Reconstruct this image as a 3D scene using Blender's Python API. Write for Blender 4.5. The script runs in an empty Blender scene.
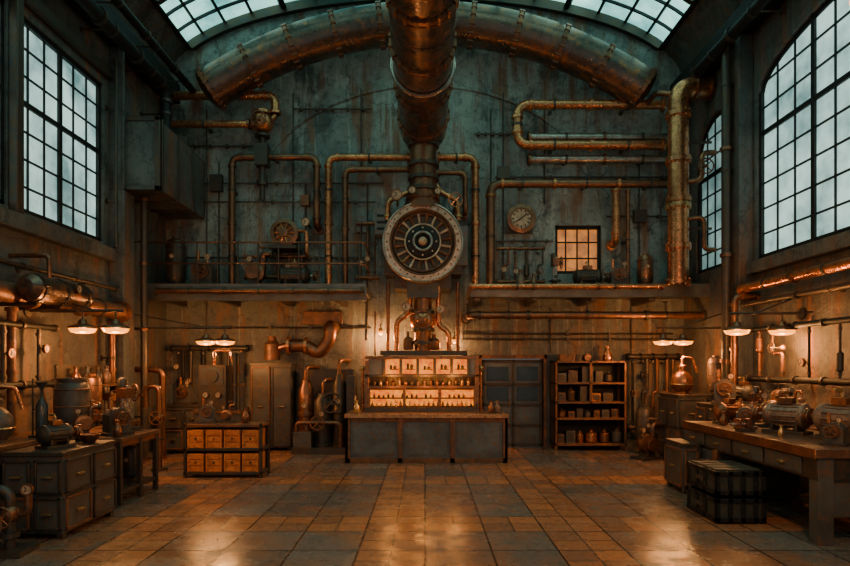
import bpy, bmesh, math, random
from mathutils import Vector, Matrix
random.seed(7)
SC = bpy.context.scene
# ------------------------------------------------------------------ materials
def nodes(name):
    m = bpy.data.materials.new(name); m.use_nodes = True
    nt = m.node_tree; nt.nodes.clear()
    out = nt.nodes.new('ShaderNodeOutputMaterial')
    return m, nt, out
def N(nt, t, **kw):
    n = nt.nodes.new(t)
    for k, v in kw.items(): setattr(n, k, v)
    return n
def c4(c): return (c[0], c[1], c[2], 1)
def noise(nt, vec, scale, detail=6, rough=.6, stretch=None):
    if stretch:
        mp = N(nt, 'ShaderNodeMapping'); mp.inputs['Scale'].default_value = stretch
        nt.links.new(vec, mp.inputs['Vector']); vec = mp.outputs['Vector']
    n = N(nt, 'ShaderNodeTexNoise'); n.inputs['Scale'].default_value = scale
    n.inputs['Detail'].default_value = detail; n.inputs['Roughness'].default_value = rough
    nt.links.new(vec, n.inputs['Vector']); return n.outputs['Fac']
def ramp(nt, fac, a, b, ca=(0,0,0), cb=(1,1,1)):
    r = N(nt, 'ShaderNodeValToRGB')
    r.color_ramp.elements[0].position = a; r.color_ramp.elements[1].position = b
    r.color_ramp.elements[0].color = c4(ca); r.color_ramp.elements[1].color = c4(cb)
    nt.links.new(fac, r.inputs['Fac']); return r.outputs['Color']
def mix(nt, fac, a, b, blend='MIX'):
    m = N(nt, 'ShaderNodeMix', data_type='RGBA', blend_type=blend)
    if isinstance(fac, (int, float)): m.inputs[0].default_value = fac
    else: nt.links.new(fac, m.inputs[0])
    for s, v in ((6, a), (7, b)):
        if isinstance(v, tuple): m.inputs[s].default_value = c4(v)
        else: nt.links.new(v, m.inputs[s])
    return m.outputs[2]
def bump(nt, h, strength, dist=.02):
    b = N(nt, 'ShaderNodeBump'); b.inputs['Strength'].default_value = strength
    b.inputs['Distance'].default_value = dist; nt.links.new(h, b.inputs['Height']); return b.outputs['Normal']
def metal(name, c1, c2, c3=None, met=.85, r0=.3, r1=.6, scale=4, bmp=.25):
    m, nt, out = nodes(name)
    pos = N(nt, 'ShaderNodeNewGeometry').outputs['Position']
    n1 = noise(nt, pos, scale, 8, .65); n2 = noise(nt, pos, scale*4.5, 6, .7)
    col = mix(nt, ramp(nt, n1, .38, .62), c1, c2)
    if c3: col = mix(nt, ramp(nt, n2, .52, .66), col, c3)
    p = N(nt, 'ShaderNodeBsdfPrincipled'); nt.links.new(col, p.inputs['Base Color'])
    p.inputs['Metallic'].default_value = met
    nt.links.new(ramp(nt, n2, .3, .7, (r0,)*3, (r1,)*3), p.inputs['Roughness'])
    nt.links.new(bump(nt, n2, bmp, .01), p.inputs['Normal'])
    nt.links.new(p.outputs[0], out.inputs[0]); return m
def emis(name, c1, c2, strength, scale=3, base=(.3,.3,.3), lo=.32, hi=.68):
    m, nt, out = nodes(name)
    pos = N(nt, 'ShaderNodeNewGeometry').outputs['Position']
    col = mix(nt, ramp(nt, noise(nt, pos, scale, 6, .62), lo, hi), c1, c2)
    p = N(nt, 'ShaderNodeBsdfPrincipled'); p.inputs['Base Color'].default_value = c4(base)
    p.inputs['Roughness'].default_value = .25
    nt.links.new(col, p.inputs['Emission Color']); p.inputs['Emission Strength'].default_value = strength
    nt.links.new(p.outputs[0], out.inputs[0]); return m

COPPER = metal('copper', (.90,.36,.15), (.54,.20,.085), (.24,.12,.07), .85, .18, .42, 2.5)
COPPERD = metal('dark_copper', (.40,.165,.08), (.20,.095,.055), (.11,.09,.075), .85, .25, .5, 3)
DUCT = metal('duct_bronze', (.24,.15,.11), (.125,.095,.08), (.44,.175,.075), .85, .2, .42, 1.2)
IRON = metal('dark_iron', (.072,.073,.07), (.115,.082,.055), (.20,.09,.04), .65, .3, .6, 4)
BLACK = metal('black_iron', (.016,.018,.019), (.026,.026,.025), (.06,.035,.02), .5, .4, .7, 4)
STEEL = metal('grey_steel_paint', (.185,.185,.172), (.11,.102,.092), (.24,.11,.05), .35, .28, .5, 2.5)
LOCKER = metal('locker_paint', (.125,.122,.108), (.085,.068,.055), (.21,.095,.042), .25, .3, .6, 2)
RUST = metal('rusted_steel', (.33,.12,.05), (.16,.08,.045), (.075,.055,.045), .45, .32, .65, 3)
SILVER = metal('bare_steel', (.58,.49,.41), (.36,.30,.25), (.40,.2,.12), .88, .22, .4, 4)
BRASS = metal('brass', (.80,.52,.22), (.48,.28,.12), (.2,.13,.08), .85, .2, .45, 5)
RIM = metal('aged_bronze_rim', (.82,.58,.40), (.55,.36,.24), (.28,.18,.12), .65, .25, .45, 3)
WOOD = metal('oiled_wood', (.21,.09,.045), (.12,.055,.03), (.06,.035,.022), 0, .25, .48, 6)
CRATEM = metal('amber_lit_crate_wood', (.80,.26,.06), (.48,.14,.036), (.2,.07,.03), 0, .35, .6, 9)  # amber wood, its colour brightened so the crates look lit
CREAM = metal('dial_enamel', (.75,.54,.33), (.46,.29,.17), (.17,.1,.06), 0, .3, .55, 8)
GREEN = metal('green_crate_paint', (.05,.064,.045), (.033,.04,.033), (.14,.062,.03), .2, .45, .7, 5)
CERAM = metal('aged_ceramic', (.36,.20,.125), (.17,.10,.07), (.08,.06,.045), .35, .3, .58, 7)
DRUM = metal('grey_drum_metal', (.145,.128,.11), (.085,.075,.065), (.20,.09,.045), .5, .35, .6, 3)
PANE = emis('frosted_pane', (.07,.18,.18), (.50,.76,.68), 1.3, .9, lo=.33, hi=.60)
PANED = emis('grimy_pane', (.04,.10,.105), (.26,.42,.38), 1.1, 1.2)
SKYP = emis('skylight_pane', (.02,.17,.18), (.42,.90,.76), 2.3, .6, lo=.36, hi=.68)
AMBERW = emis('amber_window_pane', (.25,.045,.002), (1,.30,.02), .85, 4)
AMBER = emis('amber_backlit_glass', (.6,.07,.001), (1,.27,.008), 1.55, 9, (.1,.03,.01), .34, .62)
BULB = emis('lamp_glow', (1,.27,.01), (1,.31,.015), 3.4, 2, (.2,.1,.05))
DARKGLASS = metal('dark_glass', (.05,.06,.06), (.08,.08,.075), None, .2, .08, .2, 3, .02)

def wallmat(name, lo, hi, rustc, darkc, brownlow=True, low=((.09,.066,.05), (.165,.138,.112))):
    m, nt, out = nodes(name)
    pos = N(nt, 'ShaderNodeNewGeometry').outputs['Position']
    big = noise(nt, pos, .45, 8, .62); mid = noise(nt, pos, 1.9, 9, .68); fine = noise(nt, pos, 9, 9, .75)
    b2 = noise(nt, pos, .9, 9, .7, (1,1,.6))
    col = mix(nt, ramp(nt, big, .38, .60), lo, hi)
    col = mix(nt, mix(nt, .35, (0,0,0), ramp(nt, mid, .46, .58)), col, darkc)
    col = mix(nt, ramp(nt, b2, .54, .62), col, darkc)
    if brownlow:  # blends to a browner tone towards the bottom of the wall
        sep = N(nt, 'ShaderNodeSeparateXYZ'); nt.links.new(pos, sep.inputs[0])
        a = N(nt, 'ShaderNodeMath', operation='MULTIPLY_ADD'); a.inputs[1].default_value = 3.5; nt.links.new(mid, a.inputs[0]); nt.links.new(sep.outputs['Z'], a.inputs[2])
        f = N(nt, 'ShaderNodeMapRange'); f.inputs[1].default_value = 4.2; f.inputs[2].default_value = 6.4
        f.inputs[3].default_value = .8; f.inputs[4].default_value = 0
        nt.links.new(a.outputs[0], f.inputs[0])
        col = mix(nt, f.outputs[0], col, mix(nt, ramp(nt, mid, .42, .58), *low))
    streak = noise(nt, pos, 2.2, 8, .68, (1.6, 1.6, .2))
    col = mix(nt, ramp(nt, streak, .51, .64), col, rustc)
    streak2 = noise(nt, pos, 5.5, 6, .65, (1.5, 1.5, .12))
    col = mix(nt, mix(nt, .4, (0,0,0), ramp(nt, streak2, .56, .68)), col, tuple(v*1.5 for v in hi))
    col = mix(nt, mix(nt, .6, (0,0,0), ramp(nt, fine, .51, .64)), col, tuple(v*.6 for v in darkc))
    vo = N(nt, 'ShaderNodeTexVoronoi', feature='DISTANCE_TO_EDGE'); vo.inputs['Scale'].default_value = .45
    wn = N(nt, 'ShaderNodeTexNoise'); wn.inputs['Scale'].default_value = 1.6; wn.inputs['Detail'].default_value = 6; nt.links.new(pos, wn.inputs['Vector'])
    ad = N(nt, 'ShaderNodeVectorMath', operation='ADD'); nt.links.new(pos, ad.inputs[0]); nt.links.new(wn.outputs['Color'], ad.inputs[1])
    nt.links.new(ad.outputs[0], vo.inputs['Vector'])
    crack = ramp(nt, vo.outputs['Distance'], .0, .012, (1,1,1), (0,0,0))
    col = mix(nt, mix(nt, .6, (0,0,0), crack), col, (.03,.028,.025))
    p = N(nt, 'ShaderNodeBsdfPrincipled'); nt.links.new(col, p.inputs['Base Color'])
    nt.links.new(ramp(nt, mid, .3, .7, (.34,)*3, (.68,)*3), p.inputs['Roughness'])
    hsum = N(nt, 'ShaderNodeMath', operation='ADD'); nt.links.new(mid, hsum.inputs[0]); nt.links.new(fine, hsum.inputs[1])
    nt.links.new(bump(nt, hsum.outputs[0], .7, .045), p.inputs['Normal'])
    nt.links.new(p.outputs[0], out.inputs[0]); return m
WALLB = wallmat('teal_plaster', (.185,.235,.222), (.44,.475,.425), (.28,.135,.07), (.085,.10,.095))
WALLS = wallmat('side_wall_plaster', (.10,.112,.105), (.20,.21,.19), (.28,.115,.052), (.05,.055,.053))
CONC = wallmat('dark_concrete', (.08,.087,.082), (.155,.16,.142), (.20,.09,.045), (.042,.046,.044), brownlow=False)

def floormat():
    m, nt, out = nodes('tile_floor')
    pos = N(nt, 'ShaderNodeNewGeometry').outputs['Position']
    t = .72
    br = N(nt, 'ShaderNodeTexBrick'); br.offset = 0; br.offset_frequency = 2
    br.inputs['Scale'].default_value = 1; br.inputs['Brick Width'].default_value = t; br.inputs['Row Height'].default_value = t
    br.inputs['Mortar Size'].default_value = .013; br.inputs['Mortar Smooth'].default_value = .3
    br.inputs['Color1'].default_value = (0,0,0,1); br.inputs['Color2'].default_value = (1,1,1,1); br.inputs['Mortar'].default_value = (.5,.5,.5,1)
    nt.links.new(pos, br.inputs['Vector'])
    big = noise(nt, pos, .5, 5, .6); mid = noise(nt, pos, 2.4, 8, .7); fine = noise(nt, pos, 12, 8, .72)
    base = mix(nt, ramp(nt, br.outputs['Color'], 0, 1), (.115,.092,.077), (.225,.185,.152))
    base = mix(nt, ramp(nt, big, .42, .58), base, (.32,.135,.065))
    base = mix(nt, ramp(nt, mid, .51, .66), base, (.115,.118,.108))
    sep = N(nt, 'ShaderNodeSeparateXYZ'); nt.links.new(pos, sep.inputs[0])
    def band(sock, c, w):
        s = N(nt, 'ShaderNodeMath', operation='SUBTRACT'); nt.links.new(sock, s.inputs[0]); s.inputs[1].default_value = c
        a = N(nt, 'ShaderNodeMath', operation='ABSOLUTE'); nt.links.new(s.outputs[0], a.inputs[0])
        l = N(nt, 'ShaderNodeMath', operation='LESS_THAN'); nt.links.new(a.outputs[0], l.inputs[0]); l.inputs[1].default_value = w
        return l.outputs[0]
    bands = [band(sep.outputs['X'], -t*.5, t*.5), band(sep.outputs['X'], t*2.5, t*.5), band(sep.outputs['X'], -t*4.5, t*.5),
             band(sep.outputs['Y'], t*10.5, t*.5), band(sep.outputs['Y'], t*14.5, t*.5), band(sep.outputs['Y'], t*6.5, t*.5)]
    acc = bands[0]
    for b in bands[1:]:
        mx = N(nt, 'ShaderNodeMath', operation='MAXIMUM'); nt.links.new(acc, mx.inputs[0]); nt.links.new(b, mx.inputs[1]); acc = mx.outputs[0]
    ml = N(nt, 'ShaderNodeMath', operation='MULTIPLY'); nt.links.new(acc, ml.inputs[0]); ml.inputs[1].default_value = .8
    b3 = N(nt, 'ShaderNodeTexBrick'); b3.offset = 0
    b3.inputs['Scale'].default_value = 1; b3.inputs['Brick Width'].default_value = t/2; b3.inputs['Row Height'].default_value = t/2; b3.inputs['Mortar Size'].default_value = .01
    b3.inputs['Color1'].default_value = (0,0,0,1); b3.inputs['Color2'].default_value = (1,1,1,1); nt.links.new(pos, b3.inputs['Vector'])
    orange = mix(nt, ramp(nt, b3.outputs['Color'], 0, 1), (.60,.21,.07), (.31,.13,.065))
    orange = mix(nt, b3.outputs['Fac'], orange, (.05,.03,.02))
    base = mix(nt, ml.outputs[0], base, orange)
    base = mix(nt, br.outputs['Fac'], base, (.03,.02,.016))
    base = mix(nt, ramp(nt, fine, .53, .68), base, (.065,.055,.046))
    p = N(nt, 'ShaderNodeBsdfPrincipled'); nt.links.new(base, p.inputs['Base Color'])
    nt.links.new(ramp(nt, mid, .36, .62, (.10,)*3, (.36,)*3), p.inputs['Roughness'])
    s = N(nt, 'ShaderNodeMath', operation='MULTIPLY_ADD'); nt.links.new(br.outputs['Fac'], s.inputs[0]); s.inputs[1].default_value = -1; nt.links.new(mid, s.inputs[2])
    nt.links.new(bump(nt, s.outputs[0], .5, .012), p.inputs['Normal'])
    nt.links.new(p.outputs[0], out.inputs[0]); return m
FLOOR = floormat()

# ------------------------------------------------------------------ builder
class B:
    def __init__(s, name, loc=None, rot=0, sc=1):
        s.name = name; s.bm = bmesh.new(); s.mats = []; s.loc = loc; s.rot = rot; s.sc = sc
    def mi(s, m):
        if m not in s.mats: s.mats.append(m)
        return s.mats.index(m)
    def box(s, x0, x1, y0, y1, z0, z1, m):
        k = s.mi(m); v = [s.bm.verts.new(p) for p in ((x0,y0,z0),(x1,y0,z0),(x1,y1,z0),(x0,y1,z0),(x0,y0,z1),(x1,y0,z1),(x1,y1,z1),(x0,y1,z1))]
        for f in ((0,3,2,1),(4,5,6,7),(0,1,5,4),(1,2,6,5),(2,3,7,6),(3,0,4,7)):
            s.bm.faces.new([v[i] for i in f]).material_index = k
    def lathe(s, o, ax, prof, m, seg=20, closed=True):
        k = s.mi(m); o = Vector(o); a = Vector(ax).normalized()
        u = a.orthogonal().normalized(); w = a.cross(u)
        rings = []
        for r, h in prof:
            if r < 1e-5: rings.append([s.bm.verts.new(o+a*h)])
            else: rings.append([s.bm.verts.new(o+a*h+(u*math.cos(t)+w*math.sin(t))*r) for t in (2*math.pi*i/seg for i in range(seg))])
        for A, C in zip(rings, rings[1:]):
            for i in range(seg):
                j = (i+1) % seg
                if len(A) == 1 and len(C) == 1: continue
                if len(A) == 1: f = s.bm.faces.new((A[0], C[i], C[j]))
                elif len(C) == 1: f = s.bm.faces.new((A[i], C[0], A[j])) 
                else: f = s.bm.faces.new((A[i], C[i], C[j], A[j]))
                f.material_index = k
        if closed:
            for R in (rings[0], rings[-1]):
                if len(R) > 1: s.bm.faces.new(R).material_index = k
    def cyl(s, p0, p1, r, m, r2=None, seg=16):
        p0 = Vector(p0); p1 = Vector(p1); d = p1-p0
        s.lathe(p0, d, [(r, 0), (r if r2 is None else r2, d.length)], m, seg)
    def sph(s, c, r, m, seg=16, sz=1):
        s.lathe(c, (0,0,1), [(r*math.sin(math.pi*i/8), -r*sz*math.cos(math.pi*i/8)) for i in range(9)], m, seg)
    def torus(s, c, ax, R, r, m, seg=24, rs=8):
        s.lathe(c, ax, [(R+r*math.cos(2*math.pi*i/rs), r*math.sin(2*math.pi*i/rs)) for i in range(rs+1)], m, seg, False)
    def tube(s, pts, r, m, bend=None, seg=14):
        k = s.mi(m); P = [Vector(p) for p in pts]; b = bend or r*2.5; path = [P[0]]
        for i in range(1, len(P)-1):
            a, c, d = P[i-1], P[i], P[i+1]
            q = min(b, (a-c).length*.48, (d-c).length*.48)
            A = c+(a-c).normalized()*q; D = c+(d-c).normalized()*q
            if (a-c).normalized().dot((d-c).normalized()) < -.97: path.append(c); continue
            for j in range(7):
                t = j/6; path.append(A*(1-t)**2+c*2*t*(1-t)+D*t*t)
        path.append(P[-1])
        T = [(path[min(i+1, len(path)-1)]-path[max(i-1, 0)]).normalized() for i in range(len(path))]
        u = T[0].orthogonal().normalized(); rings = []
        for i, p in enumerate(path):
            u = (u-T[i]*u.dot(T[i])).normalized(); w = T[i].cross(u)
            rings.append([s.bm.verts.new(p+(u*math.cos(t)+w*math.sin(t))*r) for t in (2*math.pi*j/seg for j in range(seg))])
        for A, C in zip(rings, rings[1:]):
            for i in range(seg):
                j = (i+1) % seg; s.bm.faces.new((A[i], C[i], C[j], A[j])).material_index = k
        for R in (rings[0], rings[-1]): s.bm.faces.new(R).material_index = k
        return path
    def flange(s, p, ax, r, m, w=.05, k=1.45, bolts=0):
        a = Vector(ax).normalized(); p = Vector(p)
        s.lathe(p-a*w/2, a, [(r*k, 0), (r*k, w)], m, 22)
        if bolts:
            u = a.orthogonal().normalized(); v = a.cross(u)
            for i in range(bolts):
                t = 2*math.pi*i/bolts; q = p+(u*math.cos(t)+v*math.sin(t))*r*(1+k)/2
                s.cyl(q-a*w*.9, q+a*w*.9, r*.06+.006, m, seg=6)
    def wheel(s, c, ax, R, m, spokes=4, r=None):
        r = r or R*.1; s.torus(c, ax, R, r, m, 20, 6)
        a = Vector(ax).normalized(); u = a.orthogonal().normalized(); v = a.cross(u); c = Vector(c)
        for i in range(spokes):
            t = math.pi*2*i/spokes; s.cyl(c, c+(u*math.cos(t)+v*math.sin(t))*R, r*.7, m, seg=6)
        s.cyl(c-a*r*2, c+a*r*2, R*.2, m, seg=10)
    def gauge(s, c, ax, R, rim=None):
        a = Vector(ax).normalized(); rim = rim or BRASS; c = Vector(c)
        s.lathe(c, a, [(R, -R*.5), (R*1.05, 0), (R*1.05, R*.2), (R*.82, R*.2), (R*.8, R*.12)], rim, 20)
        s.lathe(c, a, [(R*.8, R*.1), (R*.8, R*.13)], CREAM, 20)
        u = Vector((0,0,1)) if abs(a.z) < .9 else Vector((0,1,0)); v = a.cross(u)
        for t in (.5, 2.4):
            s.cyl(c+a*R*.16, c+a*R*.16+(u*math.cos(t)+v*math.sin(t))*R*.6, R*.07, BLACK, seg=5)
    def done(s, bevel=0):
        bm = s.bm; bmesh.ops.recalc_face_normals(bm, faces=bm.faces[:])
        for f in bm.faces: f.smooth = True
        for e in bm.edges:
            if len(e.link_faces) == 2 and e.calc_face_angle(0) > .65: e.smooth = False
        me = bpy.data.meshes.new(s.name); 
        if s.loc is None:
            xs = [v.co for v in bm.verts]
            c = Vector(((min(v.x for v in xs)+max(v.x for v in xs))/2, (min(v.y for v in xs)+max(v.y for v in xs))/2, min(v.z for v in xs)))
            for v in bm.verts: v.co -= c
            loc = c
        else: loc = Vector(s.loc)
        bm.to_mesh(me); bm.free()
        for m in s.mats: me.materials.append(m)
        o = bpy.data.objects.new(s.name, me); SC.collection.objects.link(o)
        o.location = loc; o.rotation_euler[2] = s.rot; o.scale = (s.sc,)*3
        if bevel:
            md = o.modifiers.new('bevel', 'BEVEL'); md.width = bevel; md.segments = 2; md.limit_method = 'ANGLE'; md.angle_limit = .7
        return o

def pipe(name, pts, r, m=COPPER, fm=None, every=1.3, wall=None, bend=None, ends=True, cl=1.4):
    """wall = unit vector to wall and distance: adds stand-off clamps"""
    b = B(name); fm = fm or m; b.tube(pts, r, m, bend or r*2.6)
    P = [Vector(p) for p in pts]
    for i, (a, c) in enumerate(zip(P, P[1:])):
        d = c-a; L = d.length; n = max(1, int(L/every)); dn = d.normalized()
        e = (bend or r*2.6)
        if i > 0 and L > e*2: b.flange(a+dn*e, d, r, fm, .04+r*.2, 1.28)
        if i < len(P)-2 and L > e*2: b.flange(c-dn*e, d, r, fm, .04+r*.2, 1.28)
        for k in range(1, n): b.flange(a+d*k/n, d, r, fm, .05+r*.2, 1.32)
        if wall and L > .5:
            k = max(1, int(L/cl))
            for j in range(k):
                q = a+d*(j+.5)/k; w = Vector(wall[0])
                b.cyl(q, q+w*wall[1], .018, IRON, seg=8); b.flange(q, d, r, IRON, .05, 1.15)
                b.lathe(q+w*(wall[1]-.02), w, [(.06, 0), (.06, .02)], IRON, 10)
    if ends:
        b.flange(P[0]+(P[1]-P[0]).normalized()*.03, P[1]-P[0], r, fm, .06, 1.45); b.flange(P[-1]-(P[-1]-P[-2]).normalized()*.03, P[-1]-P[-2], r, fm, .06, 1.45)
    return b.done()

# ------------------------------------------------------------------ room shell
W = 6.3; YB = 14.6; Y0 = -1.5; ZE = 8.8; RISE = 2.2
def arch_z(x): return ZE+RISE*math.sqrt(max(0, 1-(x/W)**2))
def plate(name, outer, holes, thick, mat, M):
    cu = bpy.data.curves.new(name, 'CURVE'); cu.dimensions = '2D'; cu.fill_mode = 'BOTH'; cu.extrude = thick/2
    for pl in [outer]+holes:
        sp = cu.splines.new('POLY'); sp.points.add(len(pl)-1); sp.use_cyclic_u = True
        for p, q in zip(sp.points, pl): p.co = (q[0], q[1], 0, 1)
    t = bpy.data.objects.new('tmp', cu); SC.collection.objects.link(t)
    bpy.context.view_layer.update()
    me = bpy.data.meshes.new_from_object(t.evaluated_get(bpy.context.evaluated_depsgraph_get()))
    bpy.data.objects.remove(t); me.name = name
    me.transform(M); me.materials.clear(); me.materials.append(mat)
    for p in me.polygons: p.use_smooth = False; p.material_index = 0
    o = bpy.data.objects.new(name, me); SC.collection.objects.link(o); return o
def archpoly(a0, a1, z0, zs, rise, n=14):
    pts = [(a0, z0), (a1, z0)]
    if rise == 0: return pts+[(a1, zs), (a0, zs)]
    c = (a0+a1)/2; h = (a1-a0)/2
    return pts+[(c+h*math.cos(math.pi*i/n), zs+rise*math.sin(math.pi*i/n)) for i in range(n+1)]
MY = lambda x: Matrix(((0,0,1,x),(1,0,0,0),(0,1,0,0),(0,0,0,1)))       # local (u,v,n) -> world (n,u,v)
MX = lambda y: Matrix(((1,0,0,0),(0,0,1,y),(0,1,0,0),(0,0,0,1)))

b = B('floor'); b.box(-W-.4, W+.4, Y0, YB+.4, -.2, 0, FLOOR); b.done()
LW = [(6.5, 9.05, 4.4, 7.5, 0), (9.25, 11.75, 4.4, 7.5, 0)]
RW = [(6.8, 11.4, 4.0, 7.15, .65), (12.15, 13.95, 4.1, 6.7, .8)]
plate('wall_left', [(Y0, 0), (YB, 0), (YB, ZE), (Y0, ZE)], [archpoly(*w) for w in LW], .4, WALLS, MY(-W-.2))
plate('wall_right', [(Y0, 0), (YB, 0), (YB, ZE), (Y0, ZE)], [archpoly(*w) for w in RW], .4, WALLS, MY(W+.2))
top = [(W*math.cos(math.pi*i/40), ZE+RISE*math.sin(math.pi*i/40)) for i in range(41)]
AW = (3.17, 4.29, 4.22, 5.4, 0); DR = (1.38, 2.88, .001, 2.15, 0)
plate('wall_back', [(-W, 0), (W, 0)]+top, [archpoly(*AW), archpoly(*DR)], .4, WALLB, MX(YB+.2))

def window(name, side, w, cols, rows, pane, heavy=()):
    a0, a1, z0, zs, rise = w; x = side*(W+.12)
    M = MY(x) if side else MX(YB+.14)
    b = B(name); e = .03
    def bar(u0, u1, v0, v1, d=.035, m=BLACK):
        if side: b.box(x-d, x+d, u0, u1, v0, v1, m)
        else: b.box(u0, u1, YB+.14-d, YB+.14+d, v0, v1, m)
    c = (a0+a1)/2; h = (a1-a0)/2
    def ztop(u): return zs+rise*math.sqrt(max(0, 1-((u-c)/h)**2)) if rise else zs
    def half(z): return h if z <= zs or not rise else h*math.sqrt(max(0, 1-((z-zs)/rise)**2))
    for i in range(1, cols):
        u = a0+(a1-a0)*i/cols; t = .045 if i in heavy else .017
        bar(u-t, u+t, z0, ztop(u)-.01, .05 if i in heavy else .03)
    zt = zs+rise
    for j in range(1, rows):
        z = z0+(zt-z0)*j/rows; hh = half(z)-.01; t = .045 if j in (rows//2+1,) and rows > 4 else .017
        bar(c-hh, c+hh, z-t, z+t, .045 if t > .03 else .028)
    bar(a0, a0+.07, z0, zs, .07); bar(a1-.07, a1, z0, zs, .07); bar(a0, a1, z0, z0+.08, .07)
    if rise:
        n = 16; pts = [(c+(h-.04)*math.cos(math.pi*i/n), zs+(rise-.04)*math.sin(math.pi*i/n)) for i in range(n+1)]
        b.tube([(x, p[0], p[1]) for p in pts], .05, BLACK, seg=6)
    else: bar(a0, a1, zs-.08, zs, .07)
    o = b.done()
    g = plate('glass', archpoly(a0+.01, a1-.01, z0+.01, zs-.01, rise-.01 if rise else 0), [], .012, pane, M)
    g.parent = o; g.matrix_parent_inverse = Matrix.Translation(-o.location)
    return o
window('window_1', -1, LW[0], 6, 7, PANE, (3,))
window('window_2', -1, LW[1], 6, 7, PANE, (3,))
window('window_3', 1, RW[0], 9, 8, PANE, (3, 6))
window('window_4', 1, RW[1], 5, 8, PANED)
window('window_5', 0, AW, 4, 3, AMBERW)

# ceiling: solid cove + vault glazing
b = B('ceiling'); n = 48; TH = .42  # cove angle
def ell(t, k=0): return ((W+k)*math.cos(t), ZE+(RISE+k)*math.sin(t))
def strip(b, t0, t1, y0, y1, m, k0=0, k1=.1, seg=6):
    mi = b.mi(m); R = []
    for i in range(seg+1):
        t = t0+(t1-t0)*i/seg; a = ell(t, k0); c = ell(t, k1)
        R.append([b.bm.verts.new((p[0], y, p[1])) for p in (a, c) for y in (y0, y1)])
    for A, C in zip(R, R[1:]):
        for q in ((0,1),(1,3),(3,2),(2,0)): b.bm.faces.new((A[q[0]], A[q[1]], C[q[1]], C[q[0]])).material_index = mi
    for A in (R[0], R[-1]): b.bm.faces.new((A[0], A[1], A[3], A[2])).material_index = mi
strip(b, 0, TH, Y0, YB+.4, CONC, .0, .3); strip(b, math.pi-TH, math.pi, Y0, YB+.4, CONC, 0, .3)
strip(b, TH, math.pi-TH, Y0, YB+.4, SKYP, .08, .1, 30)
nb = 16
for i in range(nb+1):
    t = TH+(math.pi-2*TH)*i/nb; dt = .012 if i % 4 == 0 else .006
    strip(b, t-dt, t+dt, Y0, YB, BLACK, -.06 if i % 4 == 0 else .02, .08, 1)
y = YB-.05; i = 0
while y > Y0:
    wd = .1 if i % 3 == 0 else .03; strip(b, TH, math.pi-TH, y-wd, y+wd*.3, IRON if i % 3 == 0 else BLACK, -.16 if i % 3 == 0 else 0, .07, 30)
    y -= .62; i += 1
b.done()
# eave beams, sills, pilasters
def bx(name, *a, mat=CONC, bev=.015):
    b = B(name); b.box(*a, mat); return b.done(bev)
bx('trim_1', -W, -W+.35, Y0, YB, 8.35, 8.8, mat=BLACK); bx('trim_2', W-.35, W, Y0, YB, 8.35, 8.8, mat=BLACK)
bx('trim_3', -W, -W+.18, Y0, 11.9, 4.05, 4.3); bx('trim_4', W-.18, W, Y0, 11.45, 3.72, 3.95)
bx('trim_5', -W, -W+.12, Y0, 11.9, 7.65, 7.85, mat=IRON)
bx('trim_8', -W, -W+.3, 11.95, 12.4, 0, 5.5); bx('trim_12', -W, -W+.3, 11.95, 12.0, 5.5, 8.35); bx('trim_9', W-.28, W, 11.5, 12.0, 0, 8.35)
bx('trim_10', -W, -W+.14, 9.07, 9.23, 4.3, 7.65, mat=IRON)
bx('trim_11', W-.2, W, 14.2, 14.6, 3.8, 8.35)
b = B('ventilation_box_duct'); b.box(-W, -5.35, 12.05, YB, 5.55, 6.95, CONC)
for yy in (12.15, 12.95, 13.75): b.box(-W, -5.31, yy, yy+.07, 5.51, 6.99, IRON)
b.box(-5.42, -5.31, 12.01, 12.1, 5.51, 6.99, IRON); b.box(-W+.31, -5.31, 12.01, 12.1, 5.51, 5.6, IRON); b.box(-W+.31, -5.31, 12.01, 12.1, 6.9, 6.99, IRON)
b.done(.01)
# arched moulding on back wall
b = B('trim_6'); b.tube([(4.3*math.cos(math.pi*i/30), YB-.02, 5.6+3.2*math.sin(math.pi*i/30)) for i in range(31)], .035, WALLB, seg=8); b.done()
b = B('baseboard_back'); b.box(-W, 1.28, YB-.06, YB, 0, .2, CONC); b.box(2.96, W, YB-.06, YB, 0, .2, CONC); b.done()

# ------------------------------------------------------------------ door
b = B('door_1')
b.box(1.385, 2.875, YB+.1, YB+.16, 0.01, 2.14, STEEL)
for x in (1.40, 2.13, 2.80): b.box(x, x+.06, YB+.05, YB+.1, .01, 2.14, IRON)
for z in (.02, .5, 1.0, 1.5, 2.06): b.box(1.40, 2.86, YB+.05, YB+.1, z, z+.06, IRON)
for x in (1.48, 2.21):
    for z in (1.08, 1.58): b.box(x+.04, x+.56, YB+.08, YB+.095, z+.04, z+.38, DARKGLASS)
b.box(1.28, 1.38, YB-.06, YB+.1, 0, 2.25, RUST); b.box(2.88, 2.96, YB-.06, YB+.1, 0, 2.25, RUST); b.box(1.28, 2.96, YB-.06, YB+.1, 2.15, 2.25, RUST)
b.cyl((2.05, YB+.03, 1.0), (2.05, YB+.03, 1.2), .015, BRASS)
b.done(.006)

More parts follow.
